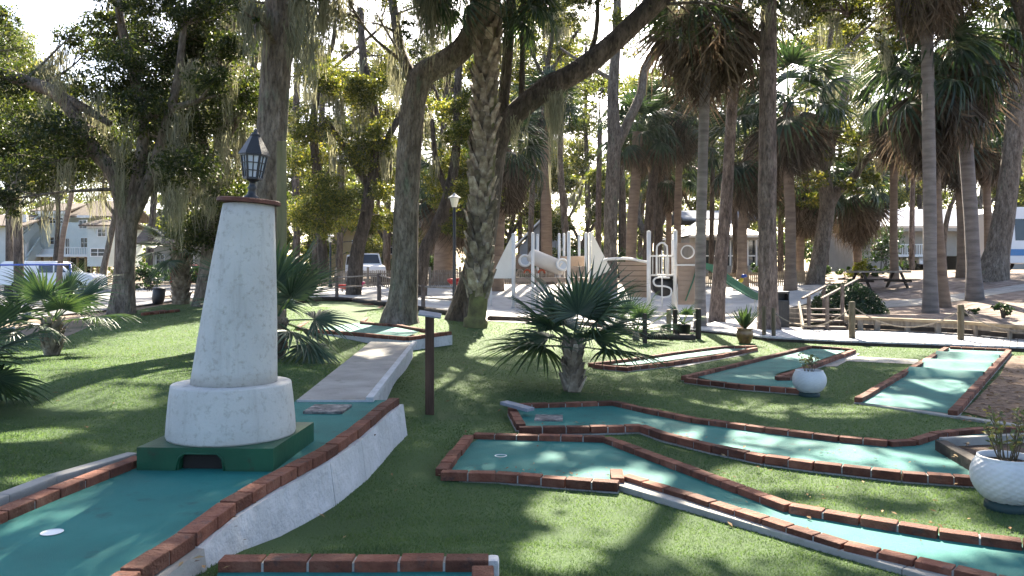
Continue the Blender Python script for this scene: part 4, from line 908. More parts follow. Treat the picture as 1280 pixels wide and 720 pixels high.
PINE('leaning grey trunk left of the pine rising from the white sand',[(896,400,12),(897,385,9.5),(901,330,8.5),(908,250,7.5),(914,150,6.5),(920,60,6),(925,-60,5)],24.6,[(925,-30,40),(905,15,26),(935,40,22)],10,2400)
tree('oak_tree','oak at the right edge whose yellow green branch hangs into the top of the photo',[[(1330,392,17),(1328,300,14),(1320,180,12),(1290,40,11),(1240,-60,9),(1150,-70,7),(1090,-20,4),(1060,20,2)],[(1110,-40,4),(1120,0,3),(1128,50,1.5)]],23,m_barkdk,[(1050,-25,28),(1080,15,22),(1104,38,16),(1120,56,10),(1085,-15,30),(1040,10,26),(1015,-5,28),(1000,20,20),(1060,30,20),(1135,10,26),(1110,60,14),(1230,-10,40),(1180,-20,40)],m_oaklight,17000,.085,G_,11,moss=dict(at=mossline(trg,[(1030,0,1050,20),(1090,40,1110,60)],5),n=34,lmin=.4,lmax=1.2,w=.011,spread=.07))
# yellow-leaved middle-distance oaks
tree('oak_tree','crooked oak with bright yellow green leaves between the pole and the leaning oak',[[(441,350,10),(446,320,9),(455,280,8),(462,240,7.5),(470,195,7),(468,140,6),(455,80,5),(450,10,4)],[(462,235,5),(440,200,5),(420,168,4),(405,148,3)],[(470,195,5),(492,160,4),(510,120,3)],[(405,345,7),(402,300,6.5),(398,230,6),(392,160,5),(400,80,4)]],33,m_barkdk,
  jitter(trg,372,500,60,290,34,18,32,lambda x,y:not(x<375 and y<85))+jitter(trg,350,450,60,130,5,14,22,lambda x,y:not(355<x<455 and y<75)),m_oaklight,72000,.105,G_,12,moss=dict(at=[(trg.uniform(360,500),trg.uniform(10,200)) for _ in range(50)],n=26,lmin=.6,lmax=2.4,w=.02,spread=.14))
tree('oak_tree','sunlit leafy oak in the gap between the leaning oak and the booted palm',[[(524,350,9),(530,320,8),(545,285,7.5),(560,245,7),(570,190,6),(572,120,5),(575,50,4)],[(560,245,4),(545,200,3.5),(540,150,3)]],34,m_barkdk,jitter(trg,525,605,75,250,20,16,28)+[(570,285,18),(600,270,16)],m_oaklight,42000,.11,G_,13,moss=dict(at=[(trg.uniform(530,600),trg.uniform(80,220)) for _ in range(14)],n=24,lmin=.6,lmax=2,w=.02))
# far woods: each tree still its own trunk and crown
FAR=[ # label, base px, depth, trunk half px, clump box, n clumps, clump r, nleaf, mat
 ('far oak with dark crown above the pale villa at far left',12,62,4,(-40,70,110,232),16,(16,26),5200,0),
 ('far slim oak leaning in front of the pale villa',72,58,3,(20,110,80,212),12,(14,24),4000,0),
 ('far oak right of the pale villa behind the spreading live oak',130,66,4,(120,215,130,235),14,(16,26),5200,0),
 ('far oak behind the small pale palm at the back of the left lawn',222,60,4,(180,290,150,310),18,(15,24),6500,0),
 ('far oak behind the lighthouse tower top',300,64,4,(250,350,140,320),18,(15,24),6500,1),
 ('far dark oak with slim trunk just right of the timber pole',370,58,4,(330,420,180,330),15,(13,22),6000,0),
 ('far oak with sparse crown over the white jeep behind the fence',420,70,3,(380,470,210,320),14,(12,20),5000,1),
 ('far slim oak between jeep and leaning oak',484,62,4,(450,530,190,320),13,(12,20),5000,0),
 ('far oak in the dark gap behind the lamp post',545,66,3,(510,600,200,330),15,(12,20),5500,0),
 ('far oak standing behind the booted palm at its right',640,70,4,(600,680,190,310),13,(12,20),5000,1),
 ('far leafy oak behind the gabled grey house',700,78,4,(650,745,200,300),14,(12,20),5000,1),
 ('far twisted oak with low dark limb behind the playground middle',728,60,4,(690,780,215,330),14,(10,17),4500,0),
 ('far oak behind the playground hull and tan palms',800,72,4,(750,850,190,330),16,(12,20),5500,1),
 ('far oak over the roof of the house with screened porch',868,82,4,(830,920,150,270),14,(12,22),5000,1),
 ('far oak crown seen between leaning grey trunk and pine',930,74,4,(895,970,120,300),14,(12,22),5500,0),
 ('far oak with bare grey limbs against bright sky right of the pine',1015,70,4,(985,1075,70,230),9,(9,16),2600,1),
 ('far yellow green oak behind the curved oak by the picnic table',1080,64,4,(1040,1125,200,310),15,(11,18),5200,1),
 ('far yellow green tree low behind the leaning bank palm',1150,72,4,(1120,1180,170,290),9,(10,16),3000,1),
 ('far yellow green oak between the curving palm and big oak',1225,66,4,(1190,1275,185,275),10,(10,17),3200,1),
 ('far oak at right edge above the bus',1290,62,4,(1255,1340,140,270),8,(12,20),3000,0),
]
for i,(lab,bx,d,hw,bxs,nc,rr,nl,mi) in enumerate(FAR):
    r_=np.random.default_rng(300+i); top=(bxs[0]+bxs[1])/2; cl=jitter(r_,*bxs,nc,*rr)
    by=HY+(CZ-h1((bx-CX)*d/FPX,d))*FPX/d; ym=(bxs[2]+bxs[3])/2
    tr=[(bx,by,hw*1.5),(bx+r_.normal(0,2),by-18,hw),(bx+(top-bx)*.3+r_.normal(0,3),(by+ym)/2,hw*.85),(top+r_.normal(0,5),ym,hw*.6),(top+r_.normal(0,8),bxs[2]+10,hw*.3)]
    br=[]
    for s in (-1,1):
        t=r_.uniform(.45,.7); sx,sy=tr[2][0],tr[2][1]; br.append([(sx,sy,hw*.6),(sx+s*15,sy-30,hw*.45),(top+s*(bxs[1]-bxs[0])*.3,ym-10+r_.normal(0,12),hw*.3),(top+s*(bxs[1]-bxs[0])*.42,ym-45,hw*.2)])
    tree('oak_tree',lab,[tr]+br,d,m_barkdk if i%2 else m_bark,cl,m_farleaf if mi==0 else m_oaklight,nl*4,.23 if mi==0 else .21,'far oaks beyond the playground',400+i,n=9,jit=1.5,
      moss=dict(at=[(r_.uniform(bxs[0],bxs[1]),r_.uniform(bxs[2],ym)) for _ in range(14)],n=16,lmin=.8,lmax=2.6,w=.03,spread=.2))
# slim bare trunks in the middle distance
SL=[('thin dark trunk right of the timber pole, second from it',[(369,352,5),(371,290,4.5),(369,200,4.5),(372,80,4)],46,m_barkdk),
 ('thin dark trunk beside the small far lamp',[(424,344,4.5),(425,290,4),(427,200,4)],50,m_barkdk),
 ('twin thin trunk just left of the leaning oak',[(483,345,5),(484,280,4.5),(486,190,4)],48,m_barkdk),
 ('thin grey trunk behind the tube of the playground at left',[(662,336,4),(664,270,3.5),(668,180,3.5),(672,90,3)],52,m_bark),
 ('thin grey trunk right of the gabled house',[(712,334,5),(706,280,4.5),(700,200,4),(702,120,3.5)],54,m_bark),
 ('dark trunk behind the railing of the playground tower',[(822,338,6),(823,280,5.5),(826,190,5)],49,m_barkdk),
 ('dark straight trunk behind the lowest part of the hull',[(777,336,5),(778,270,5),(776,190,4)],56,m_barkdk),
 ('dark thick leaning trunk behind the lamp post left side',[(521,348,8),(532,310,8),(548,275,7),(566,240,6)],46,m_barkdk),
 ('pale slim trunk in front of the villa leaning right',[(72,345,3.5),(78,300,3.2),(88,250,3),(100,180,2.6)],44,m_barktan),
 ('dark stout trunk in front of the villa at its left stair',[(24,350,6),(23,300,5.5),(20,240,5.5),(16,150,5)],42,m_barkdk),
 ('dark bushy trunk on the bank right of the pale slender palm',[(1181,345,3),(1180,300,3),(1186,265,3),(1196,240,2.5)],48,m_barkdk)]
for i,(lab,tr,d,bk) in enumerate(SL):
    tree('slim_tree',lab,[tr],d,bk,jitter(np.random.default_rng(600+i),tr[-1][0]-25,tr[-1][0]+25,tr[-1][1]-40,tr[-1][1]+25,4,10,18),m_farleaf,900,.2,'pines and slim trunks',620+i,n=9)

# the wood that closes the view
wr=np.random.default_rng(909); Cw=[];Rw=[]
for i in range(900):
    d=wr.uniform(105,150); x=wr.uniform(-.78,.78)*d; h=wr.uniform(0,1)**1.1*(18+5*math.sin(x*.11))*(.5 if .04<x/d<.13 else 1); Cw.append((x,d,h1(x,d)+1+h)); Rw.append(wr.uniform(1.4,3.0))
V,F=leaves(wr,Cw,Rw,230000,.45); o=np_mesh('far_woods',V,F,m_farleaf); tag(o,'distant mass of green woods closing the view behind houses and trunks','woods',kind='stuff')
FAR2=[('far tall oak at left edge above the villa roofs',-20,84,(-70,60,40,200)),('far tall oak above the live oak fork',150,90,(90,215,110,230)),('far tall oak behind the lantern',270,88,(215,330,60,220)),
 ('far tall oak filling the gap right of the timber pole',400,86,(345,455,100,260)),('far tall oak left of the leaning oak',470,92,(430,520,90,240)),('far tall oak behind the bend of the leaning oak',560,88,(520,625,60,240)),
 ('far tall oak right of the booted palm',650,92,(610,690,110,250)),('far tall oak above the tan palms',800,94,(765,850,100,230)),('far tall oak above the tower and slim grey palm',880,90,(840,930,90,240)),
 ('far thin oak in front of the bright sky right of the leaning oak limb',735,84,(690,775,30,240)),('far thin oak against the bright sky right of the pine',1050,84,(1000,1100,10,200)),('far thin oak over the limb of the dark oak',670,80,(640,720,20,160)),
 ('far tall oak left of bright sky by the pine',960,92,(930,1005,150,260)),('far tall oak behind the shaggy bank palms',1150,88,(1095,1205,90,240)),('far tall oak between bank palms and big oak',1230,86,(1190,1290,40,220)),('far tall oak at right edge behind the bus',1300,90,(1260,1370,60,240))]
for i,(lab,bx,d,bxs) in enumerate(FAR2):
    r_=np.random.default_rng(800+i); by=HY+(CZ-h1((bx-CX)*d/FPX,d))*FPX/d; xm=(bxs[0]+bxs[1])/2; ym=(bxs[2]+bxs[3])/2
    tree('oak_tree',lab,[[(bx,by,4.5),(bx,by-30,3),(xm,ym+20,2.4),(xm,bxs[2]+10,1)]],d,m_barkdk,jitter(r_,*bxs,26 if 'thin' in lab else 32,16,26),m_farleaf if i%3==0 else m_oaklight,26000 if 'thin' in lab else 40000,.27,'far oaks beyond the playground',820+i,n=8,jit=2,moss=dict(at=[(r_.uniform(bxs[0],bxs[1]),r_.uniform(bxs[2],bxs[3])) for _ in range(16)],n=18,lmin=1.5,lmax=4.5,w=.035,spread=.3))

MID=[('middle distance oak filling the sky right of the dark trunk behind the lantern',392,46,(345,490,-30,120),26),
 ('middle distance oak behind the bend of the leaning oak limb',548,50,(515,610,-10,170),22),
 ('middle distance oak over the long limb of the dark oak',676,52,(640,740,-20,110),16),
 ('middle distance oak between the slim grey palm and the pine',918,50,(835,960,-30,140),24),
 ('middle distance oak over the bright gap right of the pine',1030,52,(965,1115,-30,90),20),
 ('middle distance oak at upper left behind the spreading live oak',185,50,(120,340,-40,90),30),
 ('middle distance oak at far left behind the live oak limb',10,48,(-40,60,30,220),18)]
for i,(lab,bx,d,bxs,nc) in enumerate(MID):
    r_=np.random.default_rng(1200+i); by=HY+(CZ-h1((bx-CX)*d/FPX,d))*FPX/d; xm=(bxs[0]+bxs[1])/2; ym=(bxs[2]+bxs[3])/2
    tree('oak_tree',lab,[[(bx,by,5.5),(bx+2,by-40,4.2),((bx+xm)/2,ym+60,3.6),(xm,ym,2.6),(xm,bxs[2],1.2)],[((bx+xm)/2,ym+60,2.6),(bxs[0]+15,ym,1.6)],[((bx+xm)/2,ym+50,2.6),(bxs[1]-15,ym-10,1.6)]],d,m_barkdk,jitter(r_,*bxs,nc,13,23,lambda x,y: not(345<x<372 and 35<y<85) and not (20<x<112 and y<85)),m_oaklight if i%2==0 else m_oakleaf,1100*nc,.15,'moss hung oaks around the course',1220+i,n=9,jit=1.5,
      moss=dict(at=[(r_.uniform(bxs[0],bxs[1]),r_.uniform(bxs[2],ym)) for _ in range(26)],n=26,lmin=1,lmax=3.4,w=.022,spread=.2))
SL2=[('slim straight trunk behind the right sail of the playground',[(748,338,4),(748,270,3.6),(750,150,3)],50,m_barkpine),
 ('slim tan trunk behind the tower railing at its right',[(836,338,4),(836,260,3.6),(838,140,3)],52,m_barktan),
 ('slim dark trunk between the slim grey palm and leaning grey trunk',[(889,344,3.5),(890,270,3.2),(892,150,2.6)],48,m_barkdk),
 ('slim brown trunk just right of the pine trunk',[(976,346,4),(976,270,3.4),(978,180,3)],46,m_barkpine),
 ('slim brown trunk between picnic table and pale slender palm',[(1140,344,3.5),(1140,280,3.2),(1142,190,2.6)],48,m_barkpine),
 ('slim trunk left of the lamp post behind the rail fence',[(540,346,3.5),(541,280,3.2),(544,180,2.6)],52,m_barkpine),
 ('slim trunk between the jeep and the crooked oak',[(497,345,3),(497,280,2.8),(499,190,2.4)],54,m_barkpine)]
for i,(lab,tr,d,bk) in enumerate(SL2):
    tree('slim_tree',lab,[tr],d,bk,jitter(np.random.default_rng(1300+i),tr[-1][0]-25,tr[-1][0]+25,tr[-1][1]-50,tr[-1][1]+15,5,10,18),m_farleaf,1500,.18,'pines and slim trunks',1320+i,n=9)
# ------------------------------------------------------------------ shrubs and pots' plants
def shrub(label, px, pyb, d, wpx, hpx, mat, nl, ls_, seed, name='shrub', group='shrubs behind the course', round_=False):
    rg=np.random.default_rng(seed); g=P(px,pyb,d); g.z=h1(g.x,g.y); w=wpx*d/FPX/2; hh=hpx*d/FPX; root=thing(name,label,'shrub',g,group)
    mb=MB(); C=[];RR=[]
    if round_:
        n=nl; dv=rg.normal(size=(n,3)); dv/=np.linalg.norm(dv,axis=1)[:,None]; dv[:,2]=np.abs(dv[:,2])*1; rad=(rg.random(n)**.12)
        lump=1+.06*np.sin(dv[:,0]*9+dv[:,2]*7)+.05*np.cos(dv[:,1]*11)
        ctr=np.array(g)+dv*(rad*lump)[:,None]*np.array([w,w*.9,hh]); a=rg.normal(size=(n,3)); a/=np.linalg.norm(a,axis=1)[:,None]; b=np.cross(dv+rg.normal(size=(n,3))*.6,a); b/=np.linalg.norm(b,axis=1)[:,None]
        s=ls_*rg.uniform(.7,1.3,n)[:,None]; V=np.stack([ctr-a*s*.5,ctr+b*s*.3,ctr+a*s*.5,ctr-b*s*.3],1).reshape(-1,3); F=np.arange(len(V)).reshape(-1,4)
    else:
        k=max(4,int(wpx/hpx*4)+3)
        for i in range(k): C.append((g.x+w*rg.uniform(-.85,.85),g.y+rg.uniform(-.5,.5)*w*.6,g.z+hh*rg.uniform(.25,.72))); RR.append(hh*rg.uniform(.28,.42))
        V,F=leaves(rg,C,RR,nl,ls_,.55)
    for i in range(7):
        e=g+Vector((rg.uniform(-.6,.6)*w,rg.uniform(-.3,.3)*w,hh*.7)); mb.tube([g+Vector((rg.uniform(-.2,.2)*w,0,-.05)),g.lerp(e,.5)+Vector((0,0,.05)),e],[.02,.014,.006],5)
    mb.build('stems',m_barkdk,root); np_mesh('foliage',V,F,mat,root); return root
shrub('big round clipped bush behind the wooden steps',1060,384,23.2,88,41,m_bush,9000,.07,1,'round_bush',None,True)
shrub('low dark hedge mass across the path behind the live oak trunk',190,350,45,60,42,m_shrub,2500,.16,2)
shrub('dark shrub at the back of the road right of the villa',250,352,44,60,34,m_shrub,2200,.16,3)
shrub('dark hedge behind the white jeep',470,340,56,70,36,m_shrub,2200,.2,4)
shrub('dark shrub behind the picket fence left of the lamp post',545,345,50,60,40,m_shrub,2200,.18,5)
shrub('green shrub beside the playground left sail',655,340,52,60,40,m_shrub,2200,.18,6)
shrub('dark shrub under the gabled house',745,342,54,70,50,m_shrub,2600,.18,7)
shrub('dark shrub behind the hull of the playground',798,342,52,50,40,m_shrub,2000,.18,8)
shrub('wide dark shrub left of the curved oak',990,348,47,50,52,m_shrub,2600,.16,9)
shrub('yellow green shrub beyond the round bush',1078,347,42,34,24,m_yellowshrub,1300,.12,10)
shrub('low dark hedge behind the picnic table',1065,350,43,110,17,m_shrub,2600,.14,11)
shrub('dark shrub before the long pale roofed house',1105,345,50,45,55,m_shrub,1800,.18,12)
shrub('small tuft shrub on the mulch behind the timber wall at right',1255,402,21.5,26,22,m_shrub,700,.07,13)
shrub('faint green shrub patch on the mulch behind the timber wall',1208,398,22,34,14,m_shrub,500,.06,14)
shrub('dark shrub right of the timber pole behind the fence',392,352,46,60,40,m_shrub,2200,.16,15)
shrub('dark undergrowth shrub left of the fence corner',320,356,44,70,36,m_shrub,2200,.16,16)
shrub('dark shrub behind the porch house fence',955,342,47,40,20,m_shrub,1200,.14,17)
# tubs
root,g,hh,r,d=tub(854,422,19,17,m_potblack,'black plastic pot with a small palm seedling before the sand','small',1,'black')
prg2=np.random.default_rng(8); Vs=[];Fs=[];b=0
for i in range(7):
    V,F=frond_arrays(prg2,.3,.34,14,1.5,4,.02,.3,.5,.3); V=V@rotm(i*2.399,1.2-1.0*i/7).T+np.array(g+Vector((0,0,hh))); Vs.append(V);Fs.append(F+b);b+=len(V)
np_mesh('plant',np.vstack(Vs),np.vstack(Fs),m_palmnear,root)
root,g,hh,r,d=tub(931,429,21,19,m_potbrown,'brown glazed pot with an upright agave like plant by the boardwalk','agave',2,'brown')
V=[];F=[]
for i in range(34):
    a=i*2.399; t=i/34; tilt=.15+.75*t; L=.55*prg2.uniform(.8,1.1); c=np.array(g+Vector((0,0,hh*.9))); dv=np.array([math.cos(a)*math.sin(tilt),math.sin(a)*math.sin(tilt),math.cos(tilt)]); sd=np.array([-math.sin(a),math.cos(a),0])*.035
    b=len(V)
    for s,w in ((0,.7),(.35,1),(.75,.6),(1,.05)): V+=[c+dv*L*s-sd*w,c+dv*L*s-np.array([0,0,.01]),c+dv*L*s+sd*w]
    for s in range(3): q=b+s*3; F+=[(q,q+1,q+4,q+3),(q+1,q+2,q+5,q+4)]
np_mesh('plant',V,F,m_palm,root)

# ------------------------------------------------------------------ rope fence and rails
def post_at(mb,px,pyt,pyb,wpx,d=None,cap=True,mi=0):
    g=G(px,pyb) if d is None else P(px,pyb,d); ht=(pyb-pyt)*g.y/FPX; w=wpx*g.y/FPX*.5
    mb.lathe(g,[(w,-.2),(w,ht-.03),(w*.9,ht),(w*.3,ht+.005)],12,mi,smooth=False); return g+Vector((0,0,ht))
def rope(a,b,sag,r=.013):
    mb=MB(); pts=[]
    for i in range(13):
        t=i/12; p=a.lerp(b,t); p.z-=sag*4*t*(1-t); pts.append(p)
    mb.tube(pts,r,6); return mb
g=G(1065,428); RF=thing('rope_fence','rope fence of round posts along the boardwalk edge','rope fence',g)
tops=[]
for px,yt,yb,w in ((955,383,424,6),(967,385,425,6),(1065,377,428,9),(1201,381,430,9),(1345,386,434,9)):
    mb=MB(); tops.append(post_at(mb,px,yt,yb,w*.85)); mb.build('post',m_fencewood,RF)
for a,b,s in ((tops[1],tops[2],.38),(tops[2],tops[3],.42),(tops[3],tops[4],.42)): rope(a+Vector((0,0,-.1)),b+Vector((0,0,-.12)),s).build('rope',m_rope,RF)
for i,(px,yt,yb,w,lab) in enumerate(((806,392,429,6,'short dark round post at the lawn edge under the big fan palm crown'),(836,387,422,6,'short tan post left of the black pot, outer one of the pair'),(844,387,422,6,'short dark post left of the black pot, inner one of the pair'),(873,386,424,7,'short dark post at the foot of the slim grey palm'))):
    mb=MB(); p=post_at(mb,px,yt,yb,w); o=thing('fence_post',lab,'post',(p.x,p.y,h1(p.x,p.y)),'short posts at the sand edge'); mb.build('post_shaft',m_darkwood if i!=1 else m_tanwood,o)
# split rail fence round the sand
g=G(529,386); SR=thing('rail_fence','tan post and rail fence round the sand behind the leaning oak','fence',g)
T=[]
for px,yt,yb,w,d in ((372,352,392,6,25),(421,345,375,6,30),(474,342,375,7,29),(529,356,386,7,25.5),(571,358,389,6,24.6)):
    mb=MB(); T.append(post_at(mb,px,yt,yb,w*.75,d)); mb.build('post',m_railwood,SR)
for i in range(len(T)-1):
    for dz in (-.06,-.42):
        mb=MB(); mb.tube([T[i]+Vector((0,0,dz)),T[i+1]+Vector((0,0,dz))],.026,7,wob=.15); mb.build('rail',m_greywood,SR)
# picket fences
def pickets(label,a,b,hgt,n,posts,mat):
    a=Vector(a);b=Vector(b); root=thing('picket_fence',label,'fence',((a.x+b.x)/2,(a.y+b.y)/2,h1((a.x+b.x)/2,(a.y+b.y)/2)),'low picket fences behind the sand')
    mb=MB(); dv=(b-a).normalized(); rot=Matrix((dv,Vector((0,0,1)).cross(dv),Vector((0,0,1)))).transposed()
    for i in range(n):
        p=a.lerp(b,(i+.5)/n); p.z=h1(p.x,p.y); mb.box(p+Vector((0,0,hgt/2)),((b-a).length/n*.62,.02,hgt*random.uniform(.96,1.03)),rot)
    mb.build('picket_panel',mat,root,fix=False)
    for z in (.25,.8):
        mb=MB(); A_=Vector((a.x,a.y+.03,h1(a.x,a.y)+hgt*z)); B_=Vector((b.x,b.y+.03,h1(b.x,b.y)+hgt*z)); mb.bar(A_,B_,.04,.07); mb.build('rail',mat,root)
    for i in range(posts):
        p=a.lerp(b,i/(posts-1)); z=h1(p.x,p.y); mb=MB(); mb.box((p.x,p.y-.01,z+hgt*.55),(.11,.11,hgt*1.3),rot); mb.build('post',mat,root)
    return root
pickets('low tan picket fence beyond the sand at left of the booted palm',P(420,358,40),P(612,356,42),.85,80,6,m_greywood)
pickets('low pale picket fence under the screened porch at right of the playground',P(878,355,41),P(1012,354,40),.72,58,4,m_tanwood)
pickets('short far stretch of picket fence between the sail and the tube',P(618,352,44),P(770,350,44),.75,60,4,m_greywood)
# log edging between lawn and sand
pts=[(372,389,23.5),(400,376,27),(442,371,27.5),(489,380,24.5),(533,389,22.3),(566,394,21)]
mb=MB()
for i in range(len(pts)-1):
    A_=P(*pts[i]);B_=P(*pts[i+1]); A_.z=h1(A_.x,A_.y)+.05; B_.z=h1(B_.x,B_.y)+.05; mb.tube([A_,A_.lerp(B_,.5)+Vector((0,0,.01)),B_],.09,8,wob=.15)
tag(mb.build('log_edging',m_darkwood),'dark log edging along the sand behind the raised lane','edging','log edgings')
mb=MB(); 
for a,b in (((612,401),(690,403)),((690,403),(770,412)),((770,412),(812,424)),((812,424),(868,425))):
    A_=G(*a);B_=G(*b); mb.tube([A_+Vector((0,0,.05)),B_+Vector((0,0,.05))],.08,8,wob=.15)
tag(mb.build('log_edging',m_darkwood),'dark log edging between lawn and sand right of the booted palm','edging','log edgings')
# timber retaining wall behind the boardwalk
TW=thing('timber_wall','low timber retaining wall with tan cap along the right boardwalk','retaining wall',G(1170,405))
tp=[plane_pt(x,y,.42) for x,y in ((1057,396),(1110,397.5),(1195,401),(1290,408))]
for i in range(3):
    A_,B_=tp[i],tp[i+1]; mb=MB(); mb.bar(A_+Vector((0,.03,-.03)),B_+Vector((0,.03,-.03)),.2,.07,0,.008); mb.build('cap_rail',m_tanwood,TW)
    for k in range(3):
        mb=MB(); mb.bar(A_+Vector((0,.06,-.12-.12*k)),B_+Vector((0,.06,-.12-.12*k)),.06,.108,0,.006); mb.build('plank',m_darkwood if k else m_greywood,TW)
for t in (.35,.75,1.3,1.75,2.3,2.75):
    i=int(t); p=tp[i].lerp(tp[i+1],t-i); mb=MB(); mb.box((p.x,p.y+.005,p.z-.27),(.13,.08,.4),None,0,.006); mb.build('post',m_greywood,TW)
# wooden steps with sloped rails
WS=thing('wooden_steps','small wooden steps with two sloped handrails beside the round bush','steps',G(1040,410))
for (px,yt,yb,d) in ((1011,370,409,20.6),(1034,370,409,20.3),(1030,358,392,22.4),(1053,356,409,20.9)):
    p=P(px,yb,d); ht=(yb-yt)*d/FPX; mb=MB(); mb.box(p+Vector((0,0,ht/2-.05)),(.075,.075,ht+.1),None,0,.006); mb.build('rail_post',m_railwood,WS)
for a,b in (((1003,373,20.4),(1033,357,22.6)),((1027,373,20.1),(1072,349,22.6))):
    mb=MB(); mb.bar(P(*a),P(*b),.07,.04,0,.006); mb.build('handrail',m_railwood,WS)
for k in range(4):
    y=20.5+k*.45; mb=MB(); mb.box((8.05+k*.16,y,.16+k*.13),(1.0,.34,.05),Matrix.Rotation(R(-14),3,'Z'),0,.005); mb.build('tread',m_railwood,WS)
mb=MB(); mb.bar((8.6,20.25,.1),(9.1,22.0,.66),.05,.22); mb.build('stringer',m_greywood,WS)
mb=MB(); mb.bar((7.5,20.5,.1),(8.0,22.2,.66),.05,.22); mb.build('stringer',m_greywood,WS)
g=P(985,402,22.5); mb=MB()
for k in range(4): mb.bar((6.9,22.4,.12+k*.14),(8.0,21.6,.10+k*.14),.05,.12,0,.005)
tag(mb.build('board_barrier',m_greywood),'low weathered board barrier between black bin and wooden steps','barrier')
# picnic table
g=P(1098,366,32); g.z=h1(g.x,g.y); PT=thing('picnic_table','dark wooden picnic table on the leaf strewn bank','picnic table',g,rz=R(12))
def loc(x,y,z): return g+Vector((x,y,z))
mb=MB()
for k in range(5): mb.box(loc(0,-.32+.16*k,.76),(2.4,.152,.075),None,0,.004)
mb.build('table_top',m_greywood,PT)
for s in (-1,1):
    mb=MB(); 
    for k in range(2): mb.box(loc(0,s*(.68+.15*k),.45),(2.4,.14,.045),None,0,.004)
    mb.build('bench_seat',m_darkwood,PT)
for s in (-1,1):
    mb=MB(); x=s*.85
    mb.bar(loc(x,-.7,0),loc(x,-.22,.74),.05,.1,0,up=Vector((1,0,0))); mb.bar(loc(x,.7,0),loc(x,.22,.74),.05,.1,0,up=Vector((1,0,0))); mb.bar(loc(x+.04,-.8,.4),loc(x+.04,.8,.4),.05,.1); mb.build('leg_frame',m_darkwood,PT)
# bins
def bin_(px,pyb,d,wpx,hpx,label,kind,mat=m_black,tilt=0):
    g=P(px,pyb,d); g.z=h1(g.x,g.y); w=wpx*d/FPX; hh=hpx*d/FPX; root=thing('litter_bin',label,'bin',g)
    M_=Matrix.Rotation(tilt,3,'Y')
    if kind=='square':
        mb=MB(); mb.box(g+Vector((0,0,hh*.39)),(w,w,hh*.78),None,0,.02)
        for k in range(7): mb.box(g+Vector((-w*.42+w*.14*k,-w*.505,hh*.38)),(w*.07,.012,hh*.66))
        mb.build('bin_body',mat,root)
        mb=MB(); z0=hh*.78; mb.box(g+Vector((0,w*.42,z0+hh*.1)),(w*.9,.03,hh*.2)); 
        for s in (-1,1): mb.box(g+Vector((s*w*.44,0,z0+hh*.1)),(.03,w*.86,hh*.2))
        mb.box(g+Vector((0,0,z0+hh*.21)),(w*1.02,w*1.02,hh*.06),None,0,.02); mb.build('lid',mat,root)
    else:
        mb=MB(); mb.lathe(g,[(w*.4,0),(w*.5,hh*.3),(w*.5,hh*.86),(w*.46,hh*.9),(w*.34,hh)],24,0,M_); mb.build('bin_body',mat,root)
        mb=MB(); mb.lathe(g+M_@Vector((0,0,hh*.86)),[(w*.52,0),(w*.52,.04),(w*.5,.05)],24,0,M_); mb.build('rim',mat,root)
bin_(977,411,21.4,15,44,'square black litter bin just right of the pine trunk','square')
bin_(197,381,22.5,15,20,'small black barrel bin at the edge of the road behind the left lawn','round',tilt=R(7))
# lamp posts
def lamp(px,pyt,pyb,d,label,small=False):
    g=P(px,pyb,d); g.z=h1(g.x,g.y); top=CZ-(pyt-HY)*d/FPX; root=thing('lamp_post',label,'lamp post',g,'lamp posts'); hh=top-g.z
    mb=MB(); mb.lathe(g,[(.12,-.1),(.12,.12),(.07,.2),(.055,.9),(.045,hh-.42),(.03,hh-.4)],16); mb.build('pole',m_black,root)
    mb=MB(); mb.lathe(g+Vector((0,0,hh-.42)),[(.07,0),(.08,.02),(.14,.26),(.13,.28)],12,smooth=False); mb.build('lamp_glass',MAT('frosted_lamp_glass',[(.6,.58,.52),(.7,.68,.6)],2,rough=.4),root)
    mb=MB(); mb.lathe(g+Vector((0,0,hh-.145)),[(.19,0),(.2,.02),(.08,.1),(.03,.15),(.01,.17)],12,smooth=False); mb.build('lamp_hood',m_greyhouse,root)
lamp(568,242,391,24.6,'black lamp post with small square lantern in front of the booted palm')
lamp(413,292,352,40,'small far lamp post beyond the fence right of the timber pole',True)
# spring riders
def rider(px,pyb,d,s,label,mats,cat='spring rider'):
    g=P(px,pyb,d); g.z=h1(g.x,g.y); root=thing('spring_rider',label,cat,g,'playground spring riders')
    mb=MB(); pts=[g+Vector((.09*s*math.cos(i*.8),.09*s*math.sin(i*.8),.35*s*i/40)) for i in range(41)]; mb.tube(pts,.018*s,6); mb.build('coil_spring',m_black,root)
    mb=MB(); mb.tube([g+Vector((x*s,0,z*s)) for x,z in ((-.55,.55),(-.4,.5),(-.1,.45),(.2,.46),(.42,.58),(.5,.8))],[.05*s,.13*s,.16*s,.16*s,.12*s,.08*s],12); mb.build('rider_body',mats[0],root)
    mb=MB(); mb.tube([g+Vector((x*s,0,z*s)) for x,z in ((.46,.72),(.52,.86),(.66,.86),(.74,.8))],[.09*s,.12*s,.1*s,.04*s],12); mb.build('head',mats[1],root)
    mb=MB(); mb.box(g+Vector((-.05*s,0,.62*s)),(.36*s,.24*s,.05*s),None,0,.01); mb.build('seat',mats[1],root)
    mb=MB(); mb.tube([g+Vector((.36*s,-.2*s,.78*s)),g+Vector((.36*s,.2*s,.78*s))],.02*s,8); mb.build('handle',m_black,root); return root
rider(428,360,35,.55,'red spring rider left of the pair in the sand behind the raised lane',(m_red,m_red))
rider(436,363,34,.5,'orange spring rider in front of the red one in the sand',(m_orange,m_orange))
rider(446,360,35,.5,'pink spring rider at right end of the little group in the sand',(m_pink,m_pink))
r_=rider(574,350,37,1.0,'tall red play animal between lamp post and booted palm',(m_red,m_red))
rider(918,350,38,.8,'yellow and blue toy rider by the pale picket fence',(m_yellow,m_blue))

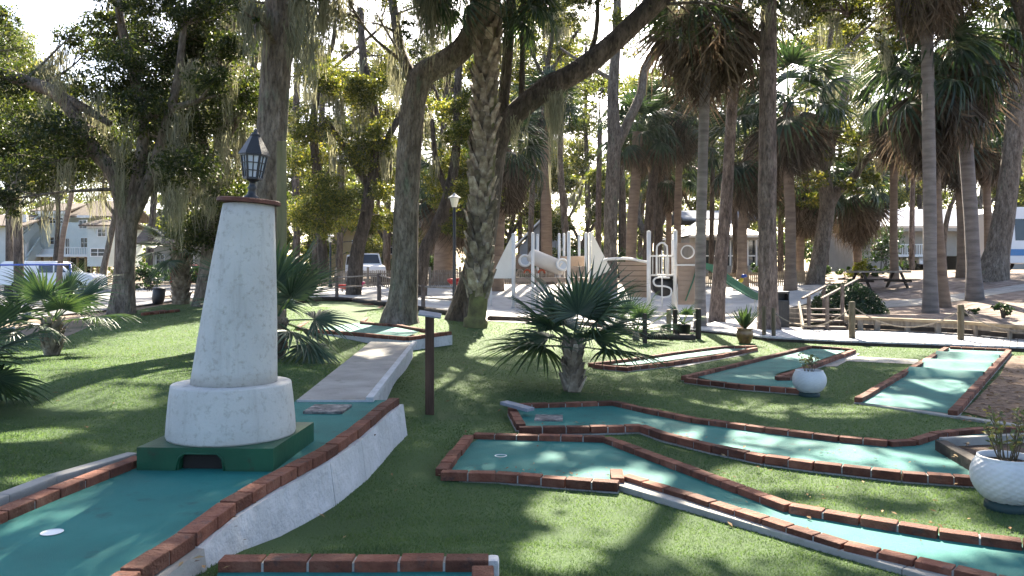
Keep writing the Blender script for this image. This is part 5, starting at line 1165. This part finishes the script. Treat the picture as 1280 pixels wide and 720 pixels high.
# ------------------------------------------------------------------ playground ship
PS=thing('play_structure','tan and white ship shaped play structure with sails, tube, tower and green slide','play structure',P(760,388,29.5))
D=30.0
def pl(px,py,d=D): return P(px,py,d)
def pp(name,px,y0,y1,d=D,w=4,mat=m_white):
    r=w*.5*d/FPX; mb=MB(); b=P(px,y1,d); b.z=min(b.z,h1(b.x,b.y)-.1); mb.tube([b,P(px,y0,d)],r,10); mb.lathe(P(px,y0,d),[(r*1.05,-.02),(r*1.05,.02),(r*.4,.05)],10); mb.build(name,mat,PS)
for px,y0,y1,d,w in ((642,293,384,30,5),(614,347,372,30,1.6),(666,292,384,29,4),(672,294,384,31,3.4),(699,293,384,31,3.4),(705,293,384,30.6,3.2),(711,291,388,29,4.4),(724,294,384,31.5,3.2),(732.5,292,384,29.5,3.6),(737,292,386,29.6,3.6),(811,290,389,27.5,5.2),(844,289,390,27.5,5.2),(874.5,291,390,27.5,4.6),(841,300,386,28.6,3.5)): pp('post',px,y0,y1,d,w)
def sail(pts,d):
    mb=MB(); mb.prism([pl(x,y,d) for x,y in pts],(0,.06,0)); mb.build('sail',m_cream,PS)
sail([(640,294),(640,348),(613,348)],30); sail([(739,289),(764,337),(740,349)],29.6)
# tube with flared ends
a,b=pl(664,320,30.4),pl(703,336,29.8); ax_=(b-a).normalized(); M_=ax_.to_track_quat('Z','Y').to_matrix(); Lt=(b-a).length
mb=MB(); mb.lathe(a,[(.29,0),(.29,Lt),(.27,Lt),(.27,0),(.29,.001)],24,0,M_,closed=False); mb.build('crawl_tube',m_tube,PS)
for c_,nx in ((pl(656,326,30.2),1),(pl(703,331,29.6),1)):
    mb=MB(); Mr=Matrix.Rotation(R(72),3,'X')@Matrix.Rotation(R(12),3,'Y'); mb.lathe(c_,[(.17,-.05),(.25,-.05),(.25,.05),(.17,.05),(.17,-.05)],24,0,Mr,closed=False); mb.build('tube_ring',m_white,PS)
    mb=MB(); mb.lathe(c_,[(.16,0),(.001,.001)],20,0,Mr,closed=False); mb.build('tube_window',m_lampglass,PS)
def panel(name,x0,y0,x1,y1,d,mat=m_tan,lines=0,th=.06,mb=None):
    own=mb is None; mb=mb or MB(); a=pl(x0,y0,d);b=pl(x1,y1,d)
    if lines:
        n=lines; hh=(a.z-b.z)/n
        for k in range(n): mb.box(((a.x+b.x)/2,d,b.z+hh*(k+.5)),(b.x-a.x,th,hh*.93),None,0,.006)
        mb.box(((a.x+b.x)/2,d+.01,(a.z+b.z)/2),(b.x-a.x-.01,th*.5,a.z-b.z-.01))
    else: mb.box(((a.x+b.x)/2,d,(a.z+b.z)/2),(b.x-a.x,th,a.z-b.z),None,0,.01)
    if own: mb.build(name,mat,PS)
panel('panel',645,318,664,337,30.6,m_tan,3); panel('panel',700,320,732,333,30.4,m_tan,2); panel('panel',713,333,733,346,29.4,m_tan,2)
for k in range(4):
    mb=MB(); c_=pl(650+9*k,350,30); mb.tube([c_+Vector((.12*math.cos(t),0,.25+.13*math.sin(t))) for t in [math.pi*i/10 for i in range(11)]],.04,8); mb.build('arch_rung',m_orange if k%2 else m_tan,PS)
panel('deck',646,347,740,352,30.2,m_tan,0,1.2); panel('deck',812,345,876,349,28.0,m_dark,0,1.0)
mb=MB(); hull=[(772,327),(809,328),(809,372),(786,371),(776,352)]; mb.prism([pl(x,y,29) for x,y in hull],(0,.08,0)); mb.build('hull_panel',m_tan,PS)
mb=MB()
for k in range(6): 
    y=332+k*6.5; x0=772+max(0,(k-2)*2.2); mb.box((pl((x0+809)/2,y,29)).to_tuple(),((809-x0)*29/FPX,.02,.02))
    mb.v[-8:]=[(v[0],28.995,v[2]) if False else (v[0],v[1]-.005,v[2]) for v in mb.v[-8:]]
mb.build('hull_seam',m_darkwood,PS)
mb=MB(); mb.tube([Vector(s) for s in spline([tuple(pl(x,y,29)) for x,y in ((752,327),(760,324),(785,323.5),(800,326),(810,328))],5)],.05,8); mb.build('handrail',m_white,PS)
# tower panels
d=27.4
mb=MB(); bm=bmesh.new(); a=pl(847,304,d); q=[pl(847,303.5,d),pl(873,299,d),pl(873,330,d),pl(847,330,d)]; cc=pl(859.5,315,d); rr=7.4*d/FPX
outer=[]; N=32
for k in range(N):
    an=2*math.pi*k/N; dx,dz=math.cos(an),math.sin(an); ts=[]
    if abs(dx)>1e-6: ts.append(((q[1].x if dx>0 else q[0].x)-cc.x)/dx)
    if abs(dz)>1e-6: ts.append(((q[0].z if dz>0 else q[2].z)-cc.z)/dz)
    t=min(v for v in ts if v>0); outer.append(Vector((cc.x+dx*t,d,cc.z+dz*t)))
inner=[Vector((cc.x+rr*math.cos(2*math.pi*k/N),d,cc.z+rr*math.sin(2*math.pi*k/N))) for k in range(N)]
back=Vector((0,.06,0)); vs=outer+inner+[v+back for v in outer]+[v+back for v in inner]; fs=[]
for k in range(N):
    j=(k+1)%N; fs+=[(k,j,N+j,N+k),(2*N+k,3*N+k,3*N+j,2*N+j),(N+k,N+j,3*N+j,3*N+k),(k,2*N+k,2*N+j,j)]
bm.free(); mb.add(vs,fs); mb.build('window_panel',m_tan,PS)
mb=MB(); mb.lathe(cc+Vector((0,.03,0)),[(rr,-.05),(rr+.04,-.05),(rr+.04,.04),(rr,.04),(rr,-.05)],32,0,Matrix.Rotation(R(90),3,'X'),closed=False); mb.build('porthole_rim',m_white,PS)
panel('tower_panel',847.5,332.5,872.5,381,d,m_tan,8)
mb=MB(); mb.tube([pl(871,335,27.3),pl(866,352,27.3),pl(857,376,27.3)],.025,8); mb.build('diagonal_bar',m_slide,PS)
panel('tower_beam',844,330.2,875,332.2,27.4,m_white,0,.1)
mb=MB()
for y in (320,344): mb.tube([pl(812,y,27.5),pl(844,y,27.5)],.03,8)
for x in range(816,844,4): mb.tube([pl(x,320,27.5),pl(x,344,27.5)],.013,6)
mb.build('railing',m_white,PS)
mb=MB(); mb.tube([Vector(s) for s in spline([tuple(pl(x,y,27.2)) for x,y in ((821,344),(821,312),(823,306),(827.5,303.5),(832,306),(834,312),(834,344))],5)],.03,8); mb.build('arch_bar',m_white,PS)
mb=MB(); mb.tube([pl(827.5,313,27.1),pl(827.5,384,27.1)],.025,8); mb.tube([Vector(s) for s in spline([tuple(pl(x,y,27.1)) for x,y in ((837,347),(822,347),(817,351),(820,357),(832,358),(839,362),(837,370),(826,372))],5)],.03,8); mb.build('climber_pole',m_white,PS)
mb=MB(); mb.lathe(pl(828,357,27.9),[(.37,-.3),(.37,.3)],20,0,Matrix.Rotation(R(90),3,'X')); mb.build('tunnel_barrel',m_black,PS)
# slide
sl=[Vector(s) for s in spline([tuple(P(x,y,dd)) for x,y,dd in ((876,334,28.0),(892,339,27.9),(910,352,27.6),(930,365,27.2),(942,372,27.0),(954,375,26.8))],5)]
mb=MB()
for i in range(len(sl)-1):
    for s,(w,hh) in enumerate(((.5,.04),(.05,.2),(.05,.2))):
        off=Vector((0,(0,-.26,.26)[s],(0,.08,.08)[s])); mb.bar(sl[i]+off,sl[i+1]+off,w,hh)
mb.build('slide',m_slide,PS)
pp('slide_leg',944,374,392,27,2)

# ------------------------------------------------------------------ vehicles
def car(label, c, heading, L, prof, wins, body, W_=1.8, wheel_r=.34, wheels=(.2,.8), name='parked_car', cat='car', stripe=None, glassfront=True):
    """side profile extruded across and tapered at the roof; x forward"""
    c=Vector(c); c.z=h1(c.x,c.y); root=thing(name,label,cat,c,rz=0)
    Mz=Matrix.Rotation(heading,3,'Z')
    def w_(x,y,z): return c+Mz@Vector((x-L/2,y,z))
    bm=bmesh.new(); zmax=max(z for x,z in prof); zb=.95
    def hw(z): return W_/2*(1-.13*max(0,(z-zb)/(zmax-zb+1e-6)))
    for s in (-1,1):
        pass
    Lf=[bm.verts.new((x-L/2,-hw(z),z)) for x,z in prof]; Rt=[bm.verts.new((x-L/2,hw(z),z)) for x,z in prof]
    bm.faces.new(Lf); bm.faces.new(Rt[::-1]); n=len(prof)
    for i in range(n): bm.faces.new((Lf[(i+1)%n],Lf[i],Rt[i],Rt[(i+1)%n]))
    bmesh.ops.recalc_face_normals(bm,faces=bm.faces); bmesh.ops.bevel(bm,geom=list(bm.edges),offset=.035,segments=2,affect='EDGES',profile=.6)
    mb=MB(); mb.bm(bm,Matrix.Translation(c)@Mz.to_4x4()); mb.build('body',body,root,fix=False)
    for s in (-1,1):
        for poly in wins:
            mb=MB(); q=[w_(x,s*(hw(z)+.004),z) for x,z in poly]; mb.prism(q,Mz@Vector((0,s*.006,0))); mb.build('side_window',m_darkglass,root)
    for i in range(n):
        (x0,z0),(x1,z1)=prof[i],prof[(i+1)%n]
        if glassfront and min(z0,z1)>.85 and abs(z1-z0)>.25 and abs(x1-x0)<1.3:
            f=lambda t:(x0+(x1-x0)*t,z0+(z1-z0)*t); (xa,za),(xb,zb_)=f(.1),f(.9); nrm=Mz@Vector((z1-z0,0,-(x1-x0))).normalized()
            if (nrm.dot(Mz@Vector(((x0+x1)/2-L/2,0,.1))))<0: nrm=-nrm
            mb=MB(); q=[w_(xa,-hw(za)+.1,za),w_(xa,hw(za)-.1,za),w_(xb,hw(zb_)-.1,zb_),w_(xb,-hw(zb_)+.1,zb_)]; mb.prism([p+nrm*.004 for p in q],nrm*.008); mb.build('windscreen',m_darkglass,root)
    for fx in wheels:
        for s in (-1,1):
            wc=w_(L*fx,s*(W_/2-.1),wheel_r); Mw=Mz@Matrix.Rotation(R(90),3,'X'); mb=MB(); mb.lathe(wc,[(wheel_r*.6,-.115),(wheel_r*.95,-.115),(wheel_r,-.08),(wheel_r,.08),(wheel_r*.95,.115),(wheel_r*.6,.115)],24,0,Mw); wo=mb.build('wheel',m_tyre,root)
            mb=MB(); mb.lathe(wc,[(wheel_r*.6,-.12),(wheel_r*.3,-.125),(wheel_r*.3,.125),(wheel_r*.6,.12)],16,0,Mw); mb.build('rim',m_rim,wo)
    for s in (-1,1):
        mb=MB(); mb.box(w_(L-.02,s*W_*.36,.72),(.06,.3,.16),Mz,0,.01); mb.build('headlight',m_headlamp,root)
        mb=MB(); mb.box(w_(.02,s*W_*.38,.82),(.06,.16,.24),Mz,0,.01); mb.build('tail_light',m_taillamp,root)
    if stripe:
        for s in (-1,1):
            mb=MB(); q=[w_(x,s*(W_/2+.004),z) for x,z in stripe]; mb.prism(q,Mz@Vector((0,s*.006,0))); mb.build('stripe',m_busblue,root)
    return root
pick=[(0,.45),(0,1.05),(.1,1.78),(.25,1.86),(3.1,1.88),(3.3,1.85),(4.05,1.2),(5.2,1.08),(5.4,.9),(5.42,.45)]
car('white pickup truck with covered bed parked behind the left fan palms',P(68,365,48),R(4),5.42,pick,[[(2.25,1.2),(2.25,1.72),(3.05,1.72),(3.08,1.2)],[(3.16,1.2),(3.14,1.72),(3.3,1.7),(3.85,1.22)]],m_carwhite,1.95,.38,(.2,.82),'pickup_truck','pickup truck')
jeep=[(0,.5),(0,1.15),(.08,1.8),(2.5,1.85),(2.95,1.2),(3.9,1.1),(4.0,.9),(4.0,.5)]
car('white jeep facing us behind the picket fence left of the leaning oak',P(456,346,47),R(-70),4.0,jeep,[[(.35,1.2),(.35,1.7),(1.3,1.7),(1.3,1.2)],[(1.4,1.2),(1.4,1.7),(2.4,1.7),(2.75,1.2)]],m_carwhite,1.75,.4,(.2,.8),'parked_jeep','jeep')
sedan=[(0,.4),(0,.95),(.5,1.0),(1.1,1.42),(2.4,1.45),(3.2,.98),(4.2,.88),(4.35,.7),(4.35,.4)]
sw=[[(.85,1.02),(1.2,1.36),(1.75,1.37),(1.75,1.02)],[(1.83,1.02),(1.83,1.37),(2.35,1.38),(2.95,1.02)]]
car('red car partly hidden behind the small pale palm and the lighthouse',P(257,369,47),R(80),4.35,sedan,sw,m_darkred,1.75,.33,(.2,.8))
car('white car in the carport of the long pale roofed house',P(1153,346,57.5),R(-100),4.35,sedan,sw,m_carwhite,1.75,.33,(.2,.8))
bus=[(0,.4),(0,2.85),(.1,3.0),(8.8,3.0),(9,2.8),(9.05,1.2),(9.1,.4)]
car('white and blue bus parked behind the big mottled oak at right',P(1353,346,38),R(183),9.1,bus,[[(.3+1.7*k,1.45),(.3+1.7*k,2.45),(1.9+1.7*k,2.45),(1.9+1.7*k,1.45)] for k in range(5)],m_carwhite,2.45,.48,(.16,.84),'parked_bus','bus',[(.05,.75),(.05,1.05),(9,1.05),(9,.75)],False)
# blue pipe rail
RB=thing('pipe_rail','blue pipe rail in front of the white pickup at far left','rail',P(60,372,36))
mb=MB(); mb.tube([P(-70,332,36),P(88,330.5,36)],.04,8); mb.build('top_rail',m_blue,RB)
for px in (-60,88):
    p=P(px,331,36); mb=MB(); mb.tube([p,Vector((p.x,p.y,h1(p.x,p.y)-.1))],.05,8); mb.build('upright',m_blue,RB)
mb=MB(); p=P(6,365,36)

# ------------------------------------------------------------------ houses
def hbox(mb,x0,y0,x1,y1,d,dep,mi=0):
    a=P(x0,y0,d); b=P(x1,y1,d); mb.box(((a.x+b.x)/2,d+dep/2,(a.z+b.z)/2),(b.x-a.x,dep,a.z-b.z),None,mi)
def window(root,x0,y0,x1,y1,d,mull=1,rail=1,frame=m_trim):
    a=P(x0,y0,d); b=P(x1,y1,d); w=b.x-a.x; h_=a.z-b.z; c=Vector(((a.x+b.x)/2,d,(a.z+b.z)/2)); t=min(.1,w*.06); mb=MB()
    for s in (-1,1): mb.box(c+Vector((s*(w/2-t/2),-.04,0)),(t,.08,h_)); mb.box(c+Vector((0,-.045,s*(h_/2-t/2))),(w-2*t,.08,t))
    for k in range(1,mull+1): mb.box(c+Vector((-w/2+w*k/(mull+1),-.035,0)),(t*.7,.06,h_-2*t))
    for k in range(1,rail+1): mb.box(c+Vector((0,-.03,-h_/2+h_*k/(rail+1))),(w-2*t,.05,t*.6))
    o=mb.build('window',frame,root); mb=MB(); mb.box(c+Vector((0,-.012,0)),(w-t,.02,h_-t)); mb.build('pane',m_darkglass,o)
def gable(mb,x0,x1,y_e,y_r,d,dep,over=.4,axis='y',th=.15):
    """pitched roof; eaves at pixel y_e, ridge at y_r; axis of the ridge"""
    a=P(x0,y_e,d); b=P(x1,y_e,d); zr=P(x0,y_r,d).z; e=a.z; X0,X1=a.x-over,b.x+over; Y0,Y1=d-over,d+dep+over
    if axis=='y':
        xm=(X0+X1)/2
        for p in ([(X0,e),(xm,zr),(xm,zr+th),(X0-.05,e+th)],[(xm,zr),(X1,e),(X1+.05,e+th),(xm,zr+th)]): mb.prism([Vector((x,Y0,z)) for x,z in p],(0,Y1-Y0,0))
    else:
        ym=(Y0+Y1)/2
        for p in ([(Y0,e),(ym,zr),(ym,zr+th),(Y0-.05,e+th)],[(ym,zr),(Y1,e),(Y1+.05,e+th),(ym,zr+th)]): mb.prism([Vector((X0,y,z)) for y,z in p],(X1-X0,0,0))
# pale villa on stilts, far left
d=88; V_=thing('villa','pale green villa on stilts with outside stairs and brown roofs at far left','house',P(70,340,d))
mb=MB(); hbox(mb,48,265,80,318,d+2,9); mb.build('wall',m_siding,V_)
mb=MB(); hbox(mb,80,278,112,318,d+1,9); mb.build('wall',m_siding,V_)
mb=MB(); hbox(mb,109,283,134,333,d-3,8); mb.build('wall',m_siding,V_)
mb=MB(); hbox(mb,-40,284,24,332,d-2,10); mb.build('wall',m_siding,V_)
mb=MB(); hbox(mb,28,268,33,332,d-1,.4); hbox(mb,44,264,84,267,d+1.4,.5); hbox(mb,96,269,112,272,d+.6,.4); hbox(mb,108,281,135,284.5,d-3.3,.4); mb.build('trim_board',m_trim,V_)
mb=MB(); hbox(mb,40,318,112,321,d,5); mb.build('deck_floor',m_trim,V_)
for px in (42,52,63,74,85,96,106,114,121,131): mb=MB(); hbox(mb,px-.8,320 if px<110 else 333,px+.8,345,d+1 if px<110 else d-2,.25); mb.build('stilt',m_tanwood,V_)
mb=MB(); hbox(mb,40,322,112,344,d+8,.2); mb.build('undercroft_shade',m_dark,V_)  # dark sheet painted as the shade beneath the floor
for (a,b) in (((30,300),(47,281)),((34,331),(50,307))):
    A_=P(*a,d-1.4);B_=P(*b,d+.8); mb=MB(); mb.bar(A_,B_,.12,1.0); mb.bar(A_+Vector((0,0,.9)),B_+Vector((0,0,.9)),.14,.16); mb.build('stair_flank',m_siding,V_)
mb=MB(); hbox(mb,80,309,109,310,d-.1,.1); hbox(mb,48,311,80,318,d+1.6,.1)
for x in range(81,109,3): hbox(mb,x,309,x+.8,318,d-.05,.06)
mb.build('balcony_rail',m_trim,V_)
for w in ((62,296,74,306,d+2),(60,271,80,280,d+2),(101,297,110,310,d+1),(99,275,109,286,d+1),(113,310,132,321,d-3),(122,286,133,296,d-3),(7,311,19,319,d-2),(82,298,87,318,d+1)): window(V_,*w,1,1)
mb=MB(); gable(mb,-42,26,284,266,d-2,10,.8,'x'); mb.build('roof',m_roofbrown,V_)
mb=MB(); gable(mb,107,137,283,273,d-3,8,.5,'x'); mb.build('roof',m_roofbrown,V_)
mb=MB(); gable(mb,94,135,272,248,d+3,10,.6,'x'); gable(mb,44,84,265,252,d+3,8,.4,'x'); mb.build('roof',m_roofbrown,V_)
# brown dark house behind oak
d=75; Hh=thing('house','dark brown roofed house glimpsed between live oak and small pale palm','house',P(215,345,d))
mb=MB(); hbox(mb,182,305,262,352,d,9); mb.build('wall',m_cream2,Hh); mb=MB(); gable(mb,178,266,306,262,d,9,.6,'x'); mb.build('roof',m_roofbrown,Hh)
window(Hh,195,318,206,332,d); window(Hh,232,318,243,332,d)
# tan cottages behind the fence
d=80; Hh=thing('house','tan walled house glimpsed behind trunks right of the timber pole','house',P(420,345,d))
mb=MB(); hbox(mb,386,285,515,345,d,9); mb.build('wall',MAT('tan_siding',[(.3,.21,.1),(.4,.29,.15)],1,rough=.9),Hh); mb=MB(); gable(mb,382,519,286,262,d,9,.6,'x'); mb.build('roof',m_roofbrown,Hh)
for x in (400,440,480): window(Hh,x,300,x+12,318,d)
# gabled grey house behind the playground
d=66; Hh=thing('house','grey gabled house with pale roof behind the playground tube','house',P(675,345,d))
mb=MB(); a=P(650,345,d);b=P(702,345,d); hbox(mb,650,308,702,350,d,10); zr=P(0,268,d).z; ze=P(0,308,d).z; mb.prism([Vector((a.x,d,ze)),Vector((b.x,d,ze)),Vector(((a.x*.35+b.x*.65),d,zr))],(0,10,0)); mb.build('wall',m_greyhouse,Hh)
mb=MB(); xm=a.x*.35+b.x*.65
for p in ([(a.x-.5,ze-.2),(xm,zr),(xm,zr+.2),(a.x-.5,ze)],[(xm,zr),(b.x+.6,ze-.2),(b.x+.6,ze),(xm,zr+.2)]): mb.prism([Vector((x,d-.6,z)) for x,z in p],(0,11,0))
mb.build('roof',m_roofpale,Hh); window(Hh,668,312,680,326,d)
# house with screened porch
d=58; Hh=thing('porch_house','low house with dark screened porch and white fascia under a pale roof','house',P(905,340,d))
mb=MB(); hbox(mb,872,332,948,346,d,10); hbox(mb,872,296,948,300,d,10); hbox(mb,862,296,872,346,d,10); mb.build('wall',m_cream2,Hh)
mb=MB(); hbox(mb,872,300,948,332,d+.5,.2); mb.build('screen',m_darkglass,Hh)
mb=MB()
for x in (873,888,902,912.5,923,934,945): hbox(mb,x,300,x+1.6,332,d+.1,.15)
hbox(mb,873,319,946,320.5,d+.12,.12); mb.build('screen_frame',m_trim,Hh)
mb=MB(); hbox(mb,862,293,952,296.5,d-.8,.2); mb.build('fascia',m_trim,Hh)
a=P(860,294,d);b=P(954,294,d); zr=P(0,270,d).z; mb=MB()
mb.add([Vector((a.x,d-.9,a.z)),Vector((b.x,d-.9,a.z)),Vector((b.x-2,d+5,zr)),Vector((a.x+2,d+5,zr)),Vector((b.x,d+11,a.z)),Vector((a.x,d+11,a.z))],[(0,1,2,3),(3,2,4,5),(1,4,2),(5,0,3),(1,0,5,4)]); mb.build('roof',m_roofpale,Hh)
mb=MB(); hbox(mb,880,275,915,292,d+6,4); mb.build('upper_wall',m_greyhouse,Hh); mb=MB(); gable(mb,860,945,276,262,d+7,6,.5,'x'); mb.build('upper_roof',m_roofblue,Hh)
# long house at right
d=56; Hh=thing('long_house','long beige house with pale roof and open carport on the right bank','house',P(1180,345,d))
mb=MB(); hbox(mb,1120,288,1215,320,d,9); hbox(mb,1215,288,1420,348,d,9); hbox(mb,1075,288,1122,348,d,9); mb.build('wall',m_cream2,Hh)
mb=MB(); hbox(mb,1122,322,1215,350,d+5,.2); mb.build('carport_back',m_dark,Hh)  # back sheet coloured as the dark shade inside the carport
for x in (1122,1131,1165,1197,1212): mb=MB(); hbox(mb,x,320,x+2.2,350,d+.1,.25); mb.build('carport_post',m_cream2,Hh)
for a,b in (((1122,333),(1131,345)),((1180,336),(1172,345))):
    mb=MB(); mb.bar(P(*a,d),P(*b,d),.14,.16); mb.build('brace',m_trim,Hh)
mb=MB(); hbox(mb,1118,305,1160,306.2,d-.6,.12); hbox(mb,1118,318,1160,321,d-.7,.8)
for x in range(1119,1160,3): hbox(mb,x,306,x+.8,319,d-.6,.06)
mb.build('balcony_rail',m_trim,Hh)
window(Hh,1132,306,1142,316,d,0,0); window(Hh,1225,300,1240,316,d)
mb=MB(); hbox(mb,1070,284,1424,289,d-1,.25); mb.build('fascia',m_cream2,Hh); mb=MB(); gable(mb,1073,1422,286,258,d,9,1,'x'); mb.build('roof',m_roofpale,Hh)

# ------------------------------------------------------------------ brick bits, leaves, turf fibres
A_=G(178,395);B_=G(205,391); mb=MB(); brick_row(mb,[A_+Vector((0,0,.07)),B_+Vector((0,0,.07))]); brick_row(mb,[A_+Vector((.1,.3,.07)),B_+Vector((.2,.35,.07))]); tag(mb.build('brick_row',[m_brick,m_mortar],fix=False),'short row of red bricks lying on the crest of the left lawn','brick row')
lr=np.random.default_rng(66); V=[];F=[]
def scatter_leaf(p,s,up=.02):
    a=lr.uniform(0,6.28); d1=np.array([math.cos(a),math.sin(a),lr.uniform(-.25,.25)])*s; d2=np.array([-math.sin(a),math.cos(a),lr.uniform(-.3,.3)])*s*.38; b=len(V); c=np.array(p)+np.array([0,0,up])
    V.extend([c-d1,c+d2+np.array([0,0,s*.15]),c+d1,c-d2+np.array([0,0,s*.15])]); F.append((b,b+1,b+2,b+3))
for (x0,y0,x1,y1,n) in ((20,590,330,715,26),(390,505,470,560,10),(580,545,760,600,9),(660,505,860,545,10),(880,560,1250,690,22),(900,540,1220,590,20)):
    for _ in range(n): scatter_leaf(plane_pt(lr.uniform(x0,x1),lr.uniform(y0,y1),.35 if x1<500 else .035),lr.uniform(.012,.03),.008)
for edge,z,n in ((((60,614),(156,580)),.36,16),(((212,694),(400,570)),.36,26),(((400,570),(484,501)),.36,12),(((592,547),(757,551)),.035,10),(((560,583),(770,596)),.035,22),(((813,572),(1278,682)),.035,30),(((652,528),(800,530)),.035,14),(((830,540),(1220,590)),.035,26),(((1078,500),(1186,437)),.04,10)):
    for _ in range(n):
        t=lr.random(); q=plane_pt(edge[0][0]+(edge[1][0]-edge[0][0])*t,edge[0][1]+(edge[1][1]-edge[0][1])*t,z); scatter_leaf(q+Vector((lr.normal(0,.04),lr.normal(0,.04),0)),lr.uniform(.01,.026),.008)
for _ in range(420):
    x=lr.uniform(-9,10); y=lr.uniform(4,18); scatter_leaf((x,y,h1(x,y)),lr.uniform(.015,.035))
for _ in range(260):
    p=G(lr.uniform(1200,1280),lr.uniform(455,530)); scatter_leaf(p,lr.uniform(.02,.05))
for _ in range(40): scatter_leaf(plane_pt(lr.uniform(1190,1280),lr.uniform(548,580),.07),lr.uniform(.02,.045))
o=np_mesh('fallen_leaves',V,F,m_dry); tag(o,'dry brown leaves strewn over lawn, lanes and mulch','leaves',kind='stuff')
nb=520000; gr=np.random.default_rng(12)
yy=3.3*np.exp(gr.random(nb)*math.log(22/3.3)); xx=(gr.random(nb)*1.8-.9)*yy*.98
k=in_poly(xx,yy,[(p.x,p.y) for p in lawn_poly])
for lp in LANES: k&=~in_poly(xx,yy,[(p[0],p[1]) for p in lp])
mul=[G(1205,517).xy,G(1250,470).xy,G(1262,446).xy,W(12.5,15.8),W(14.5,15.5),W(14.5,10.6),G(1280,535).xy]; k&=~in_poly(xx,yy,mul)
xx,yy=xx[k],yy[k]; zz=H(xx,yy); n=len(xx); a=gr.uniform(0,6.28,n); hh=gr.uniform(.007,.016,n)*(1+.012*yy); w=.0016+.00035*yy; lx=gr.normal(0,.01,n); ly=gr.normal(0,.01,n)
V=np.stack([np.stack([xx-np.cos(a)*w,yy-np.sin(a)*w,zz-.002],1),np.stack([xx+np.cos(a)*w,yy+np.sin(a)*w,zz-.002],1),np.stack([xx+lx,yy+ly,zz+hh],1)],1).reshape(-1,3)
o=np_mesh('grass',V,np.arange(len(V)).reshape(-1,3),m_blade); tag(o,'short green turf fibres covering the lawn','grass',kind='stuff')

# ------------------------------------------------------------------ air
m_,nt_,out_=nodes('pale_air'); pv=nt_.nodes.new('ShaderNodeVolumePrincipled'); pv.inputs['Color'].default_value=(.97,.96,.92,1); pv.inputs['Density'].default_value=.0001; pv.inputs['Anisotropy'].default_value=.35; nt_.links.new(pv.outputs[0],out_.inputs['Volume'])
mb=MB(); mb.box((0,75,14),(330,230,36)); tag(mb.build('haze',m_),'thin pale haze filling the air under the trees','haze',kind='stuff')
# ------------------------------------------------------------------ light and camera
w=bpy.data.worlds.new('World'); SC.world=w; w.use_nodes=True; nt=w.node_tree; bg=nt.nodes['Background']; sk=nt.nodes.new('ShaderNodeTexSky')
sk.sky_type='NISHITA'; sk.sun_disc=False; sk.sun_elevation=SUN_EL; sk.sun_rotation=SUN_AZ; sk.dust_density=2.5; sk.air_density=.8; sk.ozone_density=1.0
nt.links.new(sk.outputs[0],bg.inputs[0]); bg.inputs[1].default_value=.09
ld=bpy.data.lights.new('sun','SUN'); ld.energy=5; ld.angle=R(.53); ld.color=(1,.9,.73); lo=bpy.data.objects.new('sun',ld); COL.objects.link(lo); lo.rotation_euler=SUN.to_track_quat('Z','Y').to_euler()
cam=bpy.data.cameras.new('camera'); co=bpy.data.objects.new('camera',cam); COL.objects.link(co); co.location=(0,0,CZ); co.rotation_euler=(R(90),0,0)
cam.sensor_width=36; cam.lens=36*FPX/1280; cam.shift_y=-(360-HY)/1280; cam.clip_end=2000; cam.clip_start=.05; SC.camera=co
vs=SC.view_settings; vs.view_transform='Standard'; vs.look='None'; vs.exposure=2.65; vs.gamma=1
try: vs.use_curve_mapping=False
except Exception: pass
cy=SC.cycles; cy.max_bounces=8; cy.diffuse_bounces=3; cy.transmission_bounces=4; cy.glossy_bounces=2; cy.sample_clamp_indirect=6; cy.use_denoising=True; cy.volume_bounces=0
